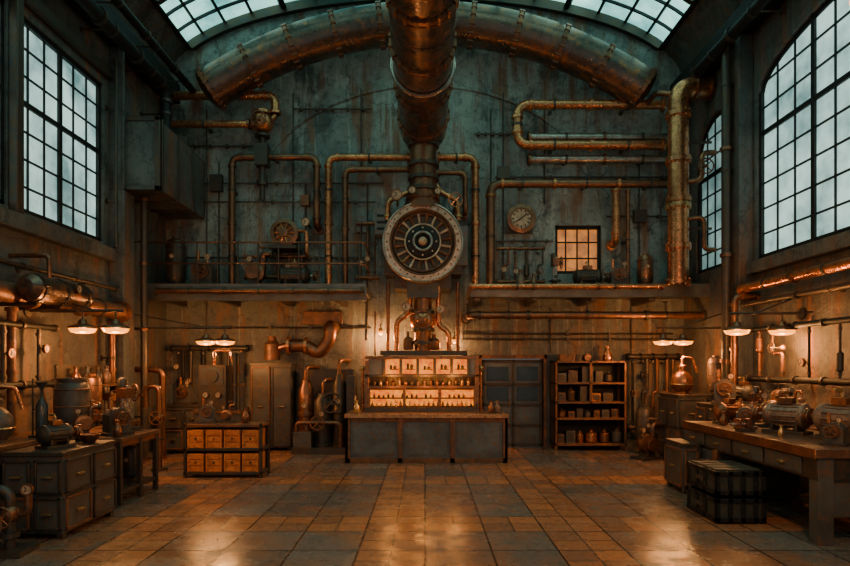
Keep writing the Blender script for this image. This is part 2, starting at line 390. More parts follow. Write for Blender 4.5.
# ------------------------------------------------------------------ big ducts
b = B('arched_ventilation_duct'); R = 8.9; A = math.asin(5.0/R); zc = 9.95-R; pts = []
for i in range(41):
    t = -A+2*A*i/40; pts.append((.03+R*math.sin(t), 13.95, zc+R*math.cos(t)))
b.tube(pts, .46, DUCT, seg=28)
for i in range(0, 41, 2):
    t = -A+2*A*i/40; p = (.03+R*math.sin(t), 13.95, zc+R*math.cos(t)); ax = (math.cos(t), 0, -math.sin(t))
    if i % 4 == 0: b.flange(p, ax, .46, COPPERD, .07, 1.06, 16)
    else: b.flange(p, ax, .46, DUCT, .03, 1.03)
    if 0 < i < 40 and i % 4 == 0: b.cyl((p[0], 14.2, p[2]), (p[0], YB, p[2]), .04, IRON)
for s in (0, -1):
    p = Vector(pts[s]); t = (-A if s == 0 else A); ax = Vector((math.cos(t), 0, -math.sin(t)))*(-1 if s == 0 else 1)
    b.lathe(p, ax, [(.5, -.02), (.5, .05), (.4, .12), (.2, .18), (0, .2)], COPPERD, 28)
b.done()
b = B('overhead_main_pipe'); zc = 7.5
b.cyl((-.04, 1.0, zc), (-.04, 13.2, zc), .53, DUCT, seg=40)
y = 1.2
while y < 13.3:
    b.flange((-.04, y, zc), (0,1,0), .53, COPPERD, .09, 1.09, 20); b.flange((-.04, y+.14, zc), (0,1,0), .53, COPPERD, .05, 1.05)
    b.flange((-.04, y+.75, zc), (0,1,0), .53, DUCT, .03, 1.025); y += 1.5
b.lathe((-.04, 13.2, zc), (0,1,0), [(.53, 0), (.5, .15), (.38, .3), (.3, .36), (.3, 1.4)], DUCT, 36)
for yy in (2, 5, 8, 11):
    for sx in (-1, 1):
        b.cyl((-.04+sx*.56, yy, zc), (-.04+sx*.56, yy, arch_z(.6)-.03), .025, IRON)
    b.torus((-.04, yy, zc), (0,1,0), .57, .035, SILVER, 32, 6)
b.tube([(-.04, 13.55, zc-.2), (-.04, 13.55, 5.8)], .3, COPPERD, seg=24)
for z in (6.95, 6.5, 6.2, 5.95): b.flange((-.04, 13.55, z), (0,0,1), .3, IRON, .07, 1.2, 10)
b.done()

# ------------------------------------------------------------------ turbine dial machine
b = B('steam_turbine_dial'); C = Vector((-.05, 13.3, 4.72))
b.lathe(C, (0,-1,0), [(.55, -.9), (.7, -.85), (.74, -.3), (.8, -.2), (.9, -.12), (.9, .02), (.86, .06), (.72, .06), (.70, .02), (.70, -.08), (.66, -.1)], RIM, 64)
b.lathe(C, (0,-1,0), [(.69, -.1), (.69, -.07), (.62, -.07), (.30, -.1)], IRON, 48)
b.torus(C+Vector((0,-.06,0)), (0,1,0), .87, .025, SILVER, 64, 8); b.torus(C+Vector((0,-.06,0)), (0,1,0), .72, .02, COPPERD, 64, 8)
b.torus(C+Vector((0,.02,0)), (0,1,0), .64, .03, COPPERD, 48, 8)
for i in range(28):
    t = 2*math.pi*i/28; d = Vector((math.cos(t), 0, math.sin(t)))
    b.cyl(C+d*.79+Vector((0,-.1,0)), C+d*.79+Vector((0,.02,0)), .022, COPPERD, seg=6)
for i in range(20):
    t = 2*math.pi*(i+.5)/20; d = Vector((math.cos(t), 0, math.sin(t)))
    b.cyl(C+d*.34+Vector((0,0.02,0)), C+d*.63+Vector((0,.0,0)), .02, RIM if i % 2 else COPPERD, r2=.034, seg=6)
b.lathe(C, (0,-1,0), [(.40, -.1), (.40, .04), (.34, .09), (.28, .11), (.22, .11), (.22, .15), (.16, .17), (.12, .13), (.10, .13)], BLACK, 36)
b.torus(C+Vector((0,-.06,0)), (0,1,0), .39, .02, RIM, 36, 8); b.torus(C+Vector((0,-.15,0)), (0,1,0), .20, .028, SILVER, 32, 8)
b.sph(C+Vector((0,-.13,0)), .095, CREAM)
for i in range(8):
    t = 2*math.pi*i/8; d = Vector((math.cos(t), 0, math.sin(t))); b.cyl(C+d*.3+Vector((0,-.08,0)), C+d*.3+Vector((0,-.13,0)), .02, RIM, seg=6)
# casing
b.box(-.95, .85, 13.85, YB, 4.1, 5.45, IRON); b.box(-1.15, -.7, 13.75, 14.3, 5.0, 5.6, STEEL); b.box(.62, .98, 13.8, 14.3, 4.3, 5.2, STEEL)
for z in (5.1, 5.25, 5.4): b.box(-1.1, -.75, 13.73, 13.76, z, z+.05, BLACK)
b.box(-.45, .35, 13.7, YB, 5.3, 5.76, IRON); b.box(-.7, .6, 13.75, YB, 3.75, 4.15, IRON)
b.lathe((-.05, 13.55, 5.5), (0,0,1), [(.42,0),(.42,.12),(.34,.14),(.34,.22),(.38,.22),(.38,.28)], COPPERD, 26)
for sx in (-1, 1):
    b.tube([(sx*.8-.05, 13.7, 5.3), (sx*.8-.05, 13.7, 5.75), (sx*.35, 13.7, 5.95), (sx*.25, 13.7, 6.1)], .06, COPPER)
    b.flange((sx*.8-.05, 13.7, 5.4), (0,0,1), .06, BRASS, .05, 1.6)
for x, z, r in ((-.62, 5.72, .12), (-.28, 5.82, .08), (.28, 5.8, .07)): b.gauge((x, 13.1, z), (0,-1,0), r, COPPERD); b.cyl((x, 13.1, z), (x, 13.6, z-.1), .025, BRASS)
b.wheel((.68, 13.3, 5.66), (0,1,0), .15, COPPER); b.cyl((.68, 13.3, 5.66), (.62, 13.9, 5.3), .03, IRON)
# column below
b.tube([(-.05, 13.6, 4.0), (-.05, 13.6, 2.32)], .2, COPPERD, seg=20)
for z in (3.7, 3.2, 2.8, 2.5): b.flange((-.05, 13.6, z), (0,0,1), .2, IRON, .07, 1.35, 8)
b.sph((-.05, 13.6, 3.0), .3, COPPER, 20); b.box(-.4, .3, 13.35, 13.75, 3.5, 3.85, IRON)
b.wheel((-.05, 13.1, 3.0), (0,1,0), .19, RUST); b.cyl((-.05, 13.1, 3.0), (-.05, 13.6, 3.0), .03, IRON)
for x, z in ((-.42, 3.3), (.35, 3.25)): b.gauge((x, 13.42, z), (0,-1,0), .1, COPPERD); b.tube([(x, 13.46, z), (x, 13.6, z), (-.05, 13.6, z)], .025, BRASS)
b.tube([(-.35, 13.7, 3.8), (-.35, 13.7, 3.2), (-.65, 13.7, 3.0), (-.65, 13.7, 2.3)], .06, COPPER); b.tube([(.3, 13.7, 3.8), (.3, 13.7, 2.9), (.55, 13.7, 2.75), (.55, 13.7, 2.3)], .06, COPPER)
b.tube([(.75, 13.8, 3.9), (.75, 13.8, 2.3)], .045, COPPERD); b.tube([(-.85, 13.8, 3.9), (-.85, 13.8, 2.3)], .04, COPPERD)
b.lathe((.2, 13.5, 2.34), (0,0,1), [(.12,0),(.14,.05),(.14,.2),(.05,.28),(.05,.36)], COPPERD, 18); b.lathe((-.38, 13.5, 2.34), (0,0,1), [(.09,0),(.11,.05),(.1,.25),(.03,.3),(.03,.42)], RUST, 18)
b.box(-1.0, .95, 13.42, 13.95, 2.22, 2.32, IRON)
for x in (-.95, .88): b.box(x, x+.06, 13.6, 13.66, 0, 2.25, IRON)
for x in (-.95, .88): b.box(x, x+.06, 13.66, YB, 2.24, 2.3, IRON)
b.done()

# ------------------------------------------------------------------ back wall pipes
wb = lambda y: ((0,1,0), YB-y)
Y = 14.3
pipe('copper_pipe', [(-W, Y, 8.42), (-3.57, Y, 8.42), (-3.57, Y, 7.98)], .1, COPPER, wall=wb(Y))
pipe('copper_pipe', [(-W, 14.15, 7.68), (-4.12, 14.15, 7.68)], .085, COPPER, COPPERD, wall=wb(14.15))
b = B('pressure_relief_valve')
b.lathe((-3.85, 14.2, 7.5), (0,0,1), [(.12, 0), (.2, .05), (.27, .2), (.24, .35), (.14, .42), (.2, .43), (.2, .5)], COPPER, 20)
b.cyl((-4.1, 14.15, 7.68), (-3.85, 14.2, 7.68), .12, COPPERD); b.wheel((-3.85, 13.85, 7.7), (0,1,0), .17, RUST); b.cyl((-3.85, 13.85, 7.7), (-3.85, 14.2, 7.7), .03, IRON)
b.cyl((-3.85, 14.2, 7.5), (-3.85, 14.2, 5.9), .07, IRON); b.box(-4.0, -3.7, 14.05, 14.35, 6.7, 7.2, IRON); b.flange((-3.85, 14.2, 6.3), (0,0,1), .07, IRON, .1, 1.8)
b.flange((-3.85, 14.2, 7.42), (0,0,1), .12, IRON, .06, 1.5); b.cyl((-3.85, 14.2, 6.9), (-3.85, YB, 6.9), .04, IRON)
b.cyl((-3.7, 14.25, 7.75), (-3.57, 14.3, 7.95), .07, COPPER)
b.done()
pipe('steam_pipe', [(-4.6, Y, 3.8), (-4.6, Y, 6.95), (-2.58, Y, 6.95), (-2.58, Y, 5.3), (-2.58, YB, 5.3)], .08, COPPERD, wall=wb(Y))
pipe('steam_pipe', [(-2.3, Y, 3.8), (-2.3, Y, 6.95), (-.36, Y, 6.95)], .085, COPPER, wall=wb(Y))
pipe('steam_pipe', [(-1.9, Y, 3.8), (-1.9, Y, 6.66), (-.36, Y, 6.66)], .07, COPPERD, wall=wb(Y))
pipe('steam_pipe', [(.3, Y, 6.95), (1.2, Y, 6.95), (1.2, Y, 3.8)], .09, COPPER, wall=wb(Y))
pipe('steam_pipe', [(.3, 14.2, 6.55), (.95, 14.2, 6.55), (.95, 14.2, 5.6), (.95, YB, 5.6)], .06, COPPERD)
pipe('copper_pipe', [(5.62, 14.1, 8.12), (2.17, 14.1, 8.12), (2.17, 14.1, 7.17), (5.62, 14.1, 7.17)], .11, COPPER, wall=wb(14.1), bend=.3)
pipe('steel_tube', [(2.45, 14.3, 7.42), (W-.22, 14.3, 7.42)], .1, SILVER, COPPERD, wall=wb(14.3))
pipe('steel_tube', [(2.45, 14.3, 6.9), (W-.22, 14.3, 6.9)], .1, SILVER, COPPERD, wall=wb(14.3))
pipe('copper_pipe', [(W-.22, 14.2, 6.29), (1.55, 14.2, 6.29), (1.55, 14.2, 3.8)], .1, COPPERD, COPPER, wall=wb(14.2), bend=.28)
pipe('steam_pipe', [(4.52, 14.2, 6.16), (4.52, 14.2, 4.9), (4.52, YB, 4.9)], .09, COPPER)
pipe('steam_pipe', [(4.82, 14.25, 6.16), (4.82, 14.25, 3.78)], .05, COPPERD, wall=wb(14.25))
b = B('copper_riser_pipe')
pp = [(5.57, 13.2, 3.78), (5.57, 13.2, 8.1), (W, 13.2, 8.1)]; b.tube(pp, .22, COPPER, .38, 26)
for z in (3.82, 4.6, 5.5, 5.62, 6.5, 7.5): b.flange((5.57, 13.2, z), (0,0,1), .22, COPPER if z != 5.5 else BRASS, .09, 1.22, 12)
b.flange((5.95, 13.2, 8.1), (1,0,0), .22, COPPERD, .07, 1.2); b.flange((6.25, 13.2, 8.1), (1,0,0), .22, COPPERD, .07, 1.3)
b.tube([(5.57, 13.2, 7.95), (5.2, 13.5, 8.12), (5.2, 14.0, 8.12)], .06, COPPERD)
for z in (5.0, 6.9): b.cyl((5.57, 13.2, z), (W, 13.2, z), .03, IRON); 
b.tube([(5.57,13.2,6.0),(6.0,13.0,6.0),(6.0,13.0,6.6),(W,13.0,6.6)], .06, COPPERD); b.wheel((6.0, 12.8, 6.25), (0,1,0), .16, RUST); b.cyl((6.0,12.8,6.25),(6.0,13.0,6.25),.03,IRON)
b.tube([(5.57,13.2,5.2),(6.05,13.0,5.2),(6.05,13.0,4.5),(W,13.0,4.5)], .05, COPPERD)
b.done()
# thin conduits
b = B('electrical_conduit')
for x0, x1, z in ((-6.2,-1.0,6.4),(-6.2,-1.2,5.95),(1.7,6.2,6.55),(1.7,3.1,5.0),(-6.2,-1.3,2.9),(.9,6.0,2.75),(.9,6.0,2.62),(-6,-1.2,4.6),(4.4,6.2,5.6),(-3.2,-1.3,8.2),(1.2,2.1,7.6),(-6.2,-4.2,7.3)):
    b.tube([(x0, 14.53, z), (x1, 14.53, z)], .02, IRON, seg=8)
    for k in range(5): q = x0+(x1-x0)*(k+.5)/5; b.box(q-.03, q+.03, 14.5, YB, z-.035, z+.035, IRON)
for x, z0, z1 in ((-5.3,2.9,8.2),(-5.0,3.8,6.9),(-3.2,5.4,8.6),(-2.9,3.8,6.4),(-1.4,2.6,6.4),(1.9,3.8,8.6),(2.9,5.9,8.3),(5.2,3.8,6.9),(5.9,3.8,8.2),(3.05,2.3,3.4),(5.0,2.2,3.4),(-1.55,6.8,8.7),(-1.2,1,3.3),(1.6,6.4,8.2)):
    b.tube([(x, 14.56, z0), (x, 14.56, z1)], .018, IRON, seg=8)
b.box(-5.2, -4.9, 14.46, YB, 6.2, 6.6, IRON); b.box(1.75, 2.05, 14.46, YB, 6.5, 6.8, IRON); b.box(5.05, 5.35, 14.46, YB, 5.45, 5.75, IRON); b.box(-3.0, -2.8, 14.46, YB, 5.85, 6.1, RUST); b.box(-1.65, -1.4, 14.46, YB, 5.2, 5.6, STEEL)
b.done()
# wall clock
b = B('round_clock'); c = Vector((2.31, 14.42, 5.52))
b.lathe(c, (0,-1,0), [(.3, -.18), (.35, -.02), (.35, .04), (.25, .06), (.24, .01)], COPPERD, 32); b.lathe(c, (0,-1,0), [(.24, 0), (.24, .02)], CREAM, 32)
for i in range(12):
    t = math.pi*i/6; d = Vector((math.sin(t), 0, math.cos(t))); b.cyl(c+d*.17+Vector((0,-.025,0)), c+d*.225+Vector((0,-.025,0)), .013, BLACK, seg=5)
b.cyl(c+Vector((0,-.03,0)), c+Vector((-.12,-.03,-.08)), .014, BLACK, seg=5); b.cyl(c+Vector((0,-.03,0)), c+Vector((.13,-.03,.11)), .012, BLACK, seg=5)
b.box(1.95, 2.6, 14.5, YB, 5.2, 5.3, IRON); b.done()
# wall blower
b = B('blower_motor'); c = (-3.3, 14.1, 5.1)
b.lathe(c, (0,-1,0), [(.2, -.5), (.3, -.4), (.3, -.05), (.33, 0), (.33, .06), (.24, .08), (.22, .02), (.1, .02), (.1, .12), (0, .14)], COPPERD, 28)
for i in range(10):
    t = math.pi*i/5; b.cyl((c[0]+.1*math.cos(t), 14.05, c[2]+.1*math.sin(t)), (c[0]+.25*math.cos(t), 14.05, c[2]+.25*math.sin(t)), .02, COPPER, seg=6)
b.box(-3.65, -3.0, 13.95, YB, 4.72, 4.8, IRON); b.tube([(-3.05,14.2,5.15),(-2.8,14.2,5.2),(-2.8,14.2,4.6),(-2.8,YB,4.6)], .05, COPPER); b.gauge((-2.8, 14.05, 5.35), (0,-1,0), .1, COPPERD); b.cyl((-2.8,14.1,5.35),(-2.8,YB,5.35),.03,IRON)
b.done()

# ------------------------------------------------------------------ pipe manifolds (headers + verticals with valves and gauges) on a wall
def manifold(name, org, u, out, width, h, n, mats=(COPPERD, RUST, COPPER, IRON), r=.045, seed=1):
    rnd = random.Random(seed); o = Vector(org); u = Vector(u); w = Vector(out); z = Vector((0,0,1)); b = B(name)
    for zz, rr in ((0, r*1.5), (h, r*1.3)):
        b.cyl(o+z*zz, o+u*width+z*zz, rr, mats[0])
        for k in range(5): b.flange(o+u*width*k/4+z*zz, u, rr, mats[1], .05, 1.4)
        for k in (.12, .5, .88): b.cyl(o+u*width*k+z*zz, o+u*width*k+z*zz-w*.22, .02, IRON)
    for i in range(n):
        p = o+u*width*(i+.5)/n; m = rnd.choice(mats); rr = r*rnd.uniform(.6, 1.1)
        if rnd.random() < .35:
            q = p+z*h*.5; e = u*width/n*.4
            b.tube([p, q, q+e+w*.02, q+e+z*h*.5], rr, m)
        else: b.cyl(p, p+z*h, rr, m)
        zc = h*rnd.uniform(.25, .75); c = p+z*zc
        k = rnd.random()
        if k < .45: b.sph(c, rr*2, m, 12); b.cyl(c, c+w*.2, rr*.4, IRON, seg=8); b.wheel(c+w*.2, w, .09, rnd.choice((RUST, IRON, mats[0])))
        elif k < .7: b.cyl(c, c+w*.1, .015, BRASS); b.gauge(c+w*.12, w, .065, COPPERD)
        else: b.lathe(c-z*.15, (0,0,1), [(rr,0),(rr*2.4,.03),(rr*2.4,.27),(rr,.3)], m, 14)
        b.flange(p+z*.12, z, rr, IRON, .04, 1.5); b.flange(p+z*(h-.12), z, rr, IRON, .04, 1.5)
    return b.done()
DK = (IRON, BLACK, RUST, IRON)
manifold('pipe_manifold', (-6.05, 14.35, .9), (1,0,0), (0,-1,0), 1.8, 1.5, 6, DK, seed=3)
manifold('pipe_manifold', (4.85, 14.35, .5), (1,0,0), (0,-1,0), 1.2, 1.7, 5, DK, seed=4)
manifold('valve_rack', (6.05, 8.4, 1.75), (0,1,0), (-1,0,0), 2.8, .9, 4, (BLACK, IRON, RUST, IRON), seed=15, r=.035)
manifold('valve_rack', (-6.05, 6.6, 1.7), (0,1,0), (1,0,0), 3.2, .9, 4, (BLACK, IRON, RUST, IRON), seed=6, r=.035)
manifold('valve_rack', (-4.3, 14.35, 4.1), (1,0,0), (0,-1,0), 1.5, .5, 5, (COPPERD, RUST, IRON), seed=8, r=.03)
manifold('valve_rack', (1.75, 14.4, 4.0), (1,0,0), (0,-1,0), 1.1, .8, 4, (COPPERD, RUST, IRON), seed=9, r=.03)
manifold('valve_rack', (-1.62, 14.4, 4.1), (1,0,0), (0,-1,0), .5, 1.3, 3, (COPPERD, RUST, IRON), seed=10, r=.03)

# ------------------------------------------------------------------ galleries
b = B('gallery_platform')
b.box(-W, -1.3, 13.35, YB, 3.6, 3.76, CONC); b.box(-W, -1.3, 13.25, 13.35, 3.42, 3.8, STEEL)
for x in (-5.9, -4.6, -3.3, -2.0): b.box(x, x+.12, 13.35, YB, 3.42, 3.6, IRON)
for i in range(10):
    x = -5.5+i*.45; b.cyl((x, 13.3, 3.8), (x, 13.3, 4.72), .018, IRON, seg=8)
for z in (4.25, 4.72): b.tube([(-6.25, 13.3, z), (-1.35, 13.3, z), (-1.35, YB, z)], .022, COPPERD, seg=8)
b.done(.01)
b = B('gallery_platform')
b.box(1.0, W, 13.35, YB, 3.6, 3.76, CONC); b.box(1.0, W, 13.25, 13.35, 3.5, 3.8, STEEL)
for x in (1.1, 2.4, 3.7, 5.0): b.box(x, x+.12, 13.35, YB, 3.42, 3.6, IRON)
b.done(.01)
pipe('gallery_service_pipe', [(1.0, YB, 3.12), (1.0, 13.5, 3.12), (W, 13.5, 3.12)], .085, COPPERD, IRON, wall=((0,0,1), .31))
pipe('gallery_service_pipe', [(.95, 13.1, 3.72), (5.2, 13.1, 3.72)], .06, COPPER, COPPERD, wall=((0,1,0), .15), cl=1.5)
pipe('gallery_service_pipe', [(-5.9, 13.1, 3.62), (-1.35, 13.1, 3.62)], .06, COPPERD, IRON, wall=((0,1,0), .15))

# ------------------------------------------------------------------ generic equipment
def motor(name, x, y, z, rot=0, s=1, m=IRON, m2=COPPERD):
    b = B(name, (x, y, z), rot, s)
    b.box(-.24, .24, -.15, .15, 0, .04, IRON)
    for q in (-.16, .12): b.box(q, q+.04, -.12, .12, .04, .14, IRON)
    b.lathe((-.24, 0, .22), (1,0,0), [(.04,-.04),(.1,-.02),(.155,.02),(.155,.06),(.14,.07),(.14,.38),(.155,.39),(.155,.44),(.1,.5),(.04,.52)], m, 22)
    for i in range(14):
        t = 2*math.pi*i/14; b.cyl((-.15, .145*math.cos(t), .22+.145*math.sin(t)), (.13, .145*math.cos(t), .22+.145*math.sin(t)), .01, m, seg=5)
    b.cyl((.28, 0, .22), (.4, 0, .22), .025, SILVER); b.lathe((.33, 0, .22), (1,0,0), [(.09, 0), (.09, .02), (.07, .03), (.09, .04), (.09, .06)], m2, 18)
    b.box(-.08, .08, -.06, .06, .36, .44, m2); b.tube([(.0, 0, .44), (0, 0, .52), (0, .12, .52)], .018, BRASS)
    return b.done(.004)
def pump(name, x, y, z, rot=0, s=1):
    b = B(name, (x, y, z), rot, s)
    b.box(-.3, .3, -.2, .2, 0, .06, IRON); b.box(-.1, .1, -.12, .12, .06, .2, IRON)
    b.lathe((0, .12, .32), (0,-1,0), [(.1,0),(.2,.03),(.22,.1),(.2,.2),(.1,.23),(.1,.3),(.14,.3),(.14,.34)], COPPERD, 24)
    b.tube([(.15, 0, .4), (.15, 0, .72), (.34, 0, .72)], .06, COPPERD); b.flange((.15, 0, .6), (0,0,1), .06, IRON, .05, 1.6)
    b.flange((.34, 0, .72), (1,0,0), .06, IRON, .05, 1.6); b.wheel((.15, 0, .86), (0,0,1), .09, RUST); b.cyl((.15, 0, .74), (.15, 0, .86), .015, IRON)
    b.gauge((-.12, -.02, .62), (0,-1,0), .06, COPPERD); b.cyl((-.12, 0, .45), (-.12, 0, .6), .015, BRASS)
    return b.done()
def press(name, x, y, z, rot=0, s=1):
    b = B(name, (x, y, z), rot, s)
    b.box(-.2, .2, -.15, .15, 0, .06, IRON); b.cyl((0, .08, .06), (0, .08, .7), .04, SILVER)
    b.box(-.07, .07, -.16, .16, .52, .68, COPPERD); b.cyl((0, -.1, .3), (0, -.1, .72), .03, SILVER); b.cyl((0, -.1, .24), (0, -.1, .3), .05, IRON, .02)
    b.cyl((0, -.02, .16), (0, -.02, .2), .13, IRON); b.cyl((0, .08, .1), (0, .08, .2), .06, IRON)
    b.wheel((.14, -.02, .6), (1,0,0), .13, RUST); b.cyl((.07, -.02, .6), (.16, -.02, .6), .02, IRON)
    b.lathe((0, .08, .68), (0,0,1), [(.08,0),(.08,.12),(.05,.16),(0,.17)], IRON, 16)
    return b.done(.004)
def still(name, x, y, z, rot=0, s=1, m=CERAM):
    b = B(name, (x, y, z), rot, s)
    b.lathe((0,0,0), (0,0,1), [(.12,0),(.12,.04),(.16,.08),(.2,.18),(.19,.3),(.12,.4),(.06,.44),(.06,.5),(.08,.5),(.08,.53),(.04,.56),(.03,.6)], m, 22)
    b.torus((0,0,.18), (0,0,1), .2, .012, BRASS, 22, 6); b.tube([(0,0,.58), (0,0,.7), (.2,0,.68), (.28,0,.4)], .022, COPPER)
    return b.done()
def jar(name, x, y, z, s=1, m=CERAM):
    b = B(name, (x, y, z), 0, s)
    b.lathe((0,0,0), (0,0,1), [(.06,0),(.07,.02),(.075,.15),(.05,.2),(.03,.23),(.03,.28),(.042,.285),(.042,.31),(0,.315)], m, 16); return b.done()
def gearbox(name, x, y, z, rot=0, s=1):
    b = B(name, (x, y, z), rot, s)
    b.box(-.22, .22, -.16, .16, 0, .05, IRON); b.box(-.17, .17, -.13, .13, .05, .34, LOCKER); b.lathe((0, .14, .3), (0,-1,0), [(.15,0),(.15,.28)], LOCKER, 20)
    b.lathe((0, -.13, .28), (0,-1,0), [(.13,0),(.13,.03),(.05,.03),(.05,.1),(.02,.1)], COPPERD, 20); b.wheel((0, -.26, .28), (0,1,0), .11, RUST, 5)
    b.gauge((.1, -.13, .5), (0,-1,0), .05, COPPERD); b.cyl((.1, -.12, .4), (.1, -.12, .5), .015, BRASS); b.cyl((-.1, 0, .42), (-.1, 0, .62), .03, COPPER)
    return b.done(.005)
def tank(name, x, y, z, r, h, m=CERAM, rings=3):
    b = B(name, (x, y, z))
    for i in range(3):
        t = 2*math.pi*i/3; b.cyl((r*.75*math.cos(t), r*.75*math.sin(t), 0), (r*.75*math.cos(t), r*.75*math.sin(t), h*.1), r*.08, IRON, seg=8)
    b.lathe((0,0,0), (0,0,1), [(r*.5,h*.06),(r*.85,h*.1),(r,h*.2),(r*1.03,h*.5),(r,h*.82),(r*.8,h*.92),(r*.4,h*.96),(r*.4,h),(r*.1,h)], m, 26)
    for i in range(rings): b.torus((0,0,h*(.22+.56*i/max(1, rings-1))), (0,0,1), r*1.02, r*.05, IRON, 26, 6)
    b.gauge((0, -r*1.02, h*.6), (0,-1,0), r*.25, COPPERD); return b.done()
def cabinet(name, x0, x1, y0, y1, h, m=LOCKER, face='y', n=2, rows=3, top=IRON):
    b = B(name); b.box(x0+.02, x1-.02, y0+.02, y1-.02, .06, h-.05, m); b.box(x0, x1, y0, y1, h-.05, h, top)
    for px in (x0+.02, x1-.1):
        for py in (y0+.02, y1-.1): b.box(px, px+.08, py, py+.08, 0, .06, IRON)
    def panels(axis, sgn, a0, a1, pl, n):
        w = (a1-a0)/n; hh = (h-.15)/rows
        for i in range(n):
            for j in range(rows):
                u0, u1 = a0+i*w+.025, a0+(i+1)*w-.025; z0, z1 = .08+j*hh+.02, .08+(j+1)*hh-.02; um = (u0+u1)/2; zm = (z0+z1)/2
                d0, d1 = sorted((pl, pl+sgn*.025)); e0, e1 = sorted((pl+sgn*.02, pl+sgn*.045)); h0, h1 = sorted((pl+sgn*.025, pl+sgn*.07))
                if axis == 'y':
                    b.box(u0, u1, d0, d1, z0, z1, m)
                    for q in ((u0, u0+.03, z0, z1), (u1-.03, u1, z0, z1), (u0, u1, z0, z0+.03), (u0, u1, z1-.03, z1)): b.box(q[0], q[1], e0, e1, q[2], q[3], RUST if (i+j) % 3 == 0 else IRON)
                    b.box(um-.06, um+.06, h0, h1, zm-.012, zm+.012, BRASS)
                else:
                    b.box(d0, d1, u0, u1, z0, z1, m)
                    for q in ((u0, u0+.03, z0, z1), (u1-.03, u1, z0, z1), (u0, u1, z0, z0+.03), (u0, u1, z1-.03, z1)): b.box(e0, e1, q[0], q[1], q[2], q[3], RUST if (i+j) % 3 == 0 else IRON)
                    b.box(h0, h1, um-.06, um+.06, zm-.012, zm+.012, BRASS)
    if 'y' in face: panels('y', -1, x0, x1, y0+.02, n)
    if 'r' in face: panels('x', 1, y0, y1, x1-.02, n)
    if 'l' in face: panels('x', -1, y0, y1, x0+.02, n)
    return b.done(.006)

# gallery equipment
motor('electric_motor', 3.75, 13.85, 3.76, 0, 1.2); gearbox('gearbox', 4.45, 13.85, 3.76, 0, 1.1); press('hand_press', 3.0, 13.85, 3.76, 0, 1.0)
tank('pressure_vessel', 5.05, 13.75, 3.76, .17, .8, COPPERD); pump('circulation_pump', -3.9, 13.8, 3.76, 0, 1.1); motor('electric_motor', -3.0, 13.8, 3.76, 0, 1.3)
gearbox('gearbox', -5.1, 13.85, 3.76, 0, 1.4); tank('pressure_vessel', -5.75, 13.85, 3.76, .22, 1.2, IRON); jar('storage_jar', 2.2, 13.8, 3.76, 1.4); jar('storage_jar', 2.5, 13.8, 3.76, 1.1, COPPERD)

# ------------------------------------------------------------------ counter
b = B('bar_counter'); x0, x1, y0, y1 = -1.63, 1.69, 12.24, 13.2
b.box(x0+.06, x1-.06, y0+.06, y1-.06, 0, .93, STEEL)
b.box(x0, x1, y0-.03, y1, .93, 1.0, WOOD); b.box(x0-.01, x1+.01, y0-.05, y0-.03, .92, 1.005, COPPER); b.box(x0, x1, y0, y0+.08, 0, .1, RUST); b.box(x0, x1, y0+.02, y0+.08, .84, .93, RUST)
for q in (x0, x0+1.07, x0+2.14, x1-.1): b.box(q, q+.1, y0, y0+.08, 0, .93, RUST)
for q in (x0, x1-.06):
    for yy in (y0, y1-.1): b.box(q, q+.06, yy, yy+.1, 0, .93, RUST)
for q0, q1 in ((x0+.1, x0+1.07), (x0+1.17, x0+2.14), (x0+2.24, x1-.1)):
    b.box(q0+.05, q1-.05, y0+.045, y0+.06, .16, .79, STEEL)
    for k in range(6):
        for z in (.2, .75): b.sph((q0+.1+(q1-q0-.2)*k/5, y0+.045, z), .012, IRON, 8)
b.done(.008)
# lit display on the counter
b = B('bottle_display_cabinet'); a0, a1, f, k = -1.27, 1.14, 12.7, 13.12
b.box(a0, a1, f, k, 1.0, 1.1, IRON); b.box(a0, a0+.08, f, k, 1.1, 2.1, COPPERD); b.box(a1-.08, a1, f, k, 1.1, 2.1, COPPERD); b.box(a0, a1, k-.05, k, 1.1, 2.1, IRON)
b.box(a0, a1, f+.02, k, 1.5, 1.56, COPPERD); b.box(a0, a1, f-.02, k, 2.13, 2.19, COPPERD); b.box(a0, a1, f, k, 1.75, 1.80, IRON)
b.box(a0+.1, a1-.1, f+.1, f+.12, 1.13, 1.47, AMBER)
for i in range(4):
    q = a0+.08+(a1-a0-.16)*i/3; b.box(q-.03, q+.03, f-.01, f+.1, 1.1, 1.5, COPPERD)
b.box(a0+.08, a1-.08, f+.04, f+.1, 1.28, 1.31, IRON)
for i in range(22):
    q = a0+.15+i*.1; hh = random.uniform(.06, .14); b.lathe((q, f+.06, 1.11), (0,0,1), [(.028,0),(.028,hh*.7),(.01,hh),(.01,hh+.03)], random.choice([IRON, COPPERD, BRASS]), 10)
    if random.random() < .7: hh *= .7; b.lathe((q+.04, f+.06, 1.31), (0,0,1), [(.025,0),(.025,hh*.7),(.01,hh),(.01,hh+.02)], random.choice([IRON, COPPERD, BLACK]), 8)
b.box(-.85, .9, f+.03, f+.05, 1.81, 2.12, AMBER)
for i in range(6):
    q = -.87+1.79*i/5; b.box(q-.03, q+.03, f-.01, f+.06, 1.79, 2.14, IRON)
b.box(a0+.08, -.87, f+.02, f+.06, 1.80, 2.13, STEEL); b.box(.92, a1-.08, f+.02, f+.06, 1.80, 2.13, STEEL)
for i in range(5):
    q = -.82+i*.358; b.box(q+.06, q+.26, f+.015, f+.03, 1.90, 1.915, BLACK)
    hh = (.09, .13, .07, .11, .1)[i]; b.lathe((q+.1, f+.02, 1.915), (0,0,1), [(.025,0),(.025,hh*.7),(.01,hh)], BLACK, 8); b.lathe((q+.18, f+.02, 1.915), (0,0,1), [(.03,0),(.035,hh*.5),(.012,hh*.8)], IRON, 8)
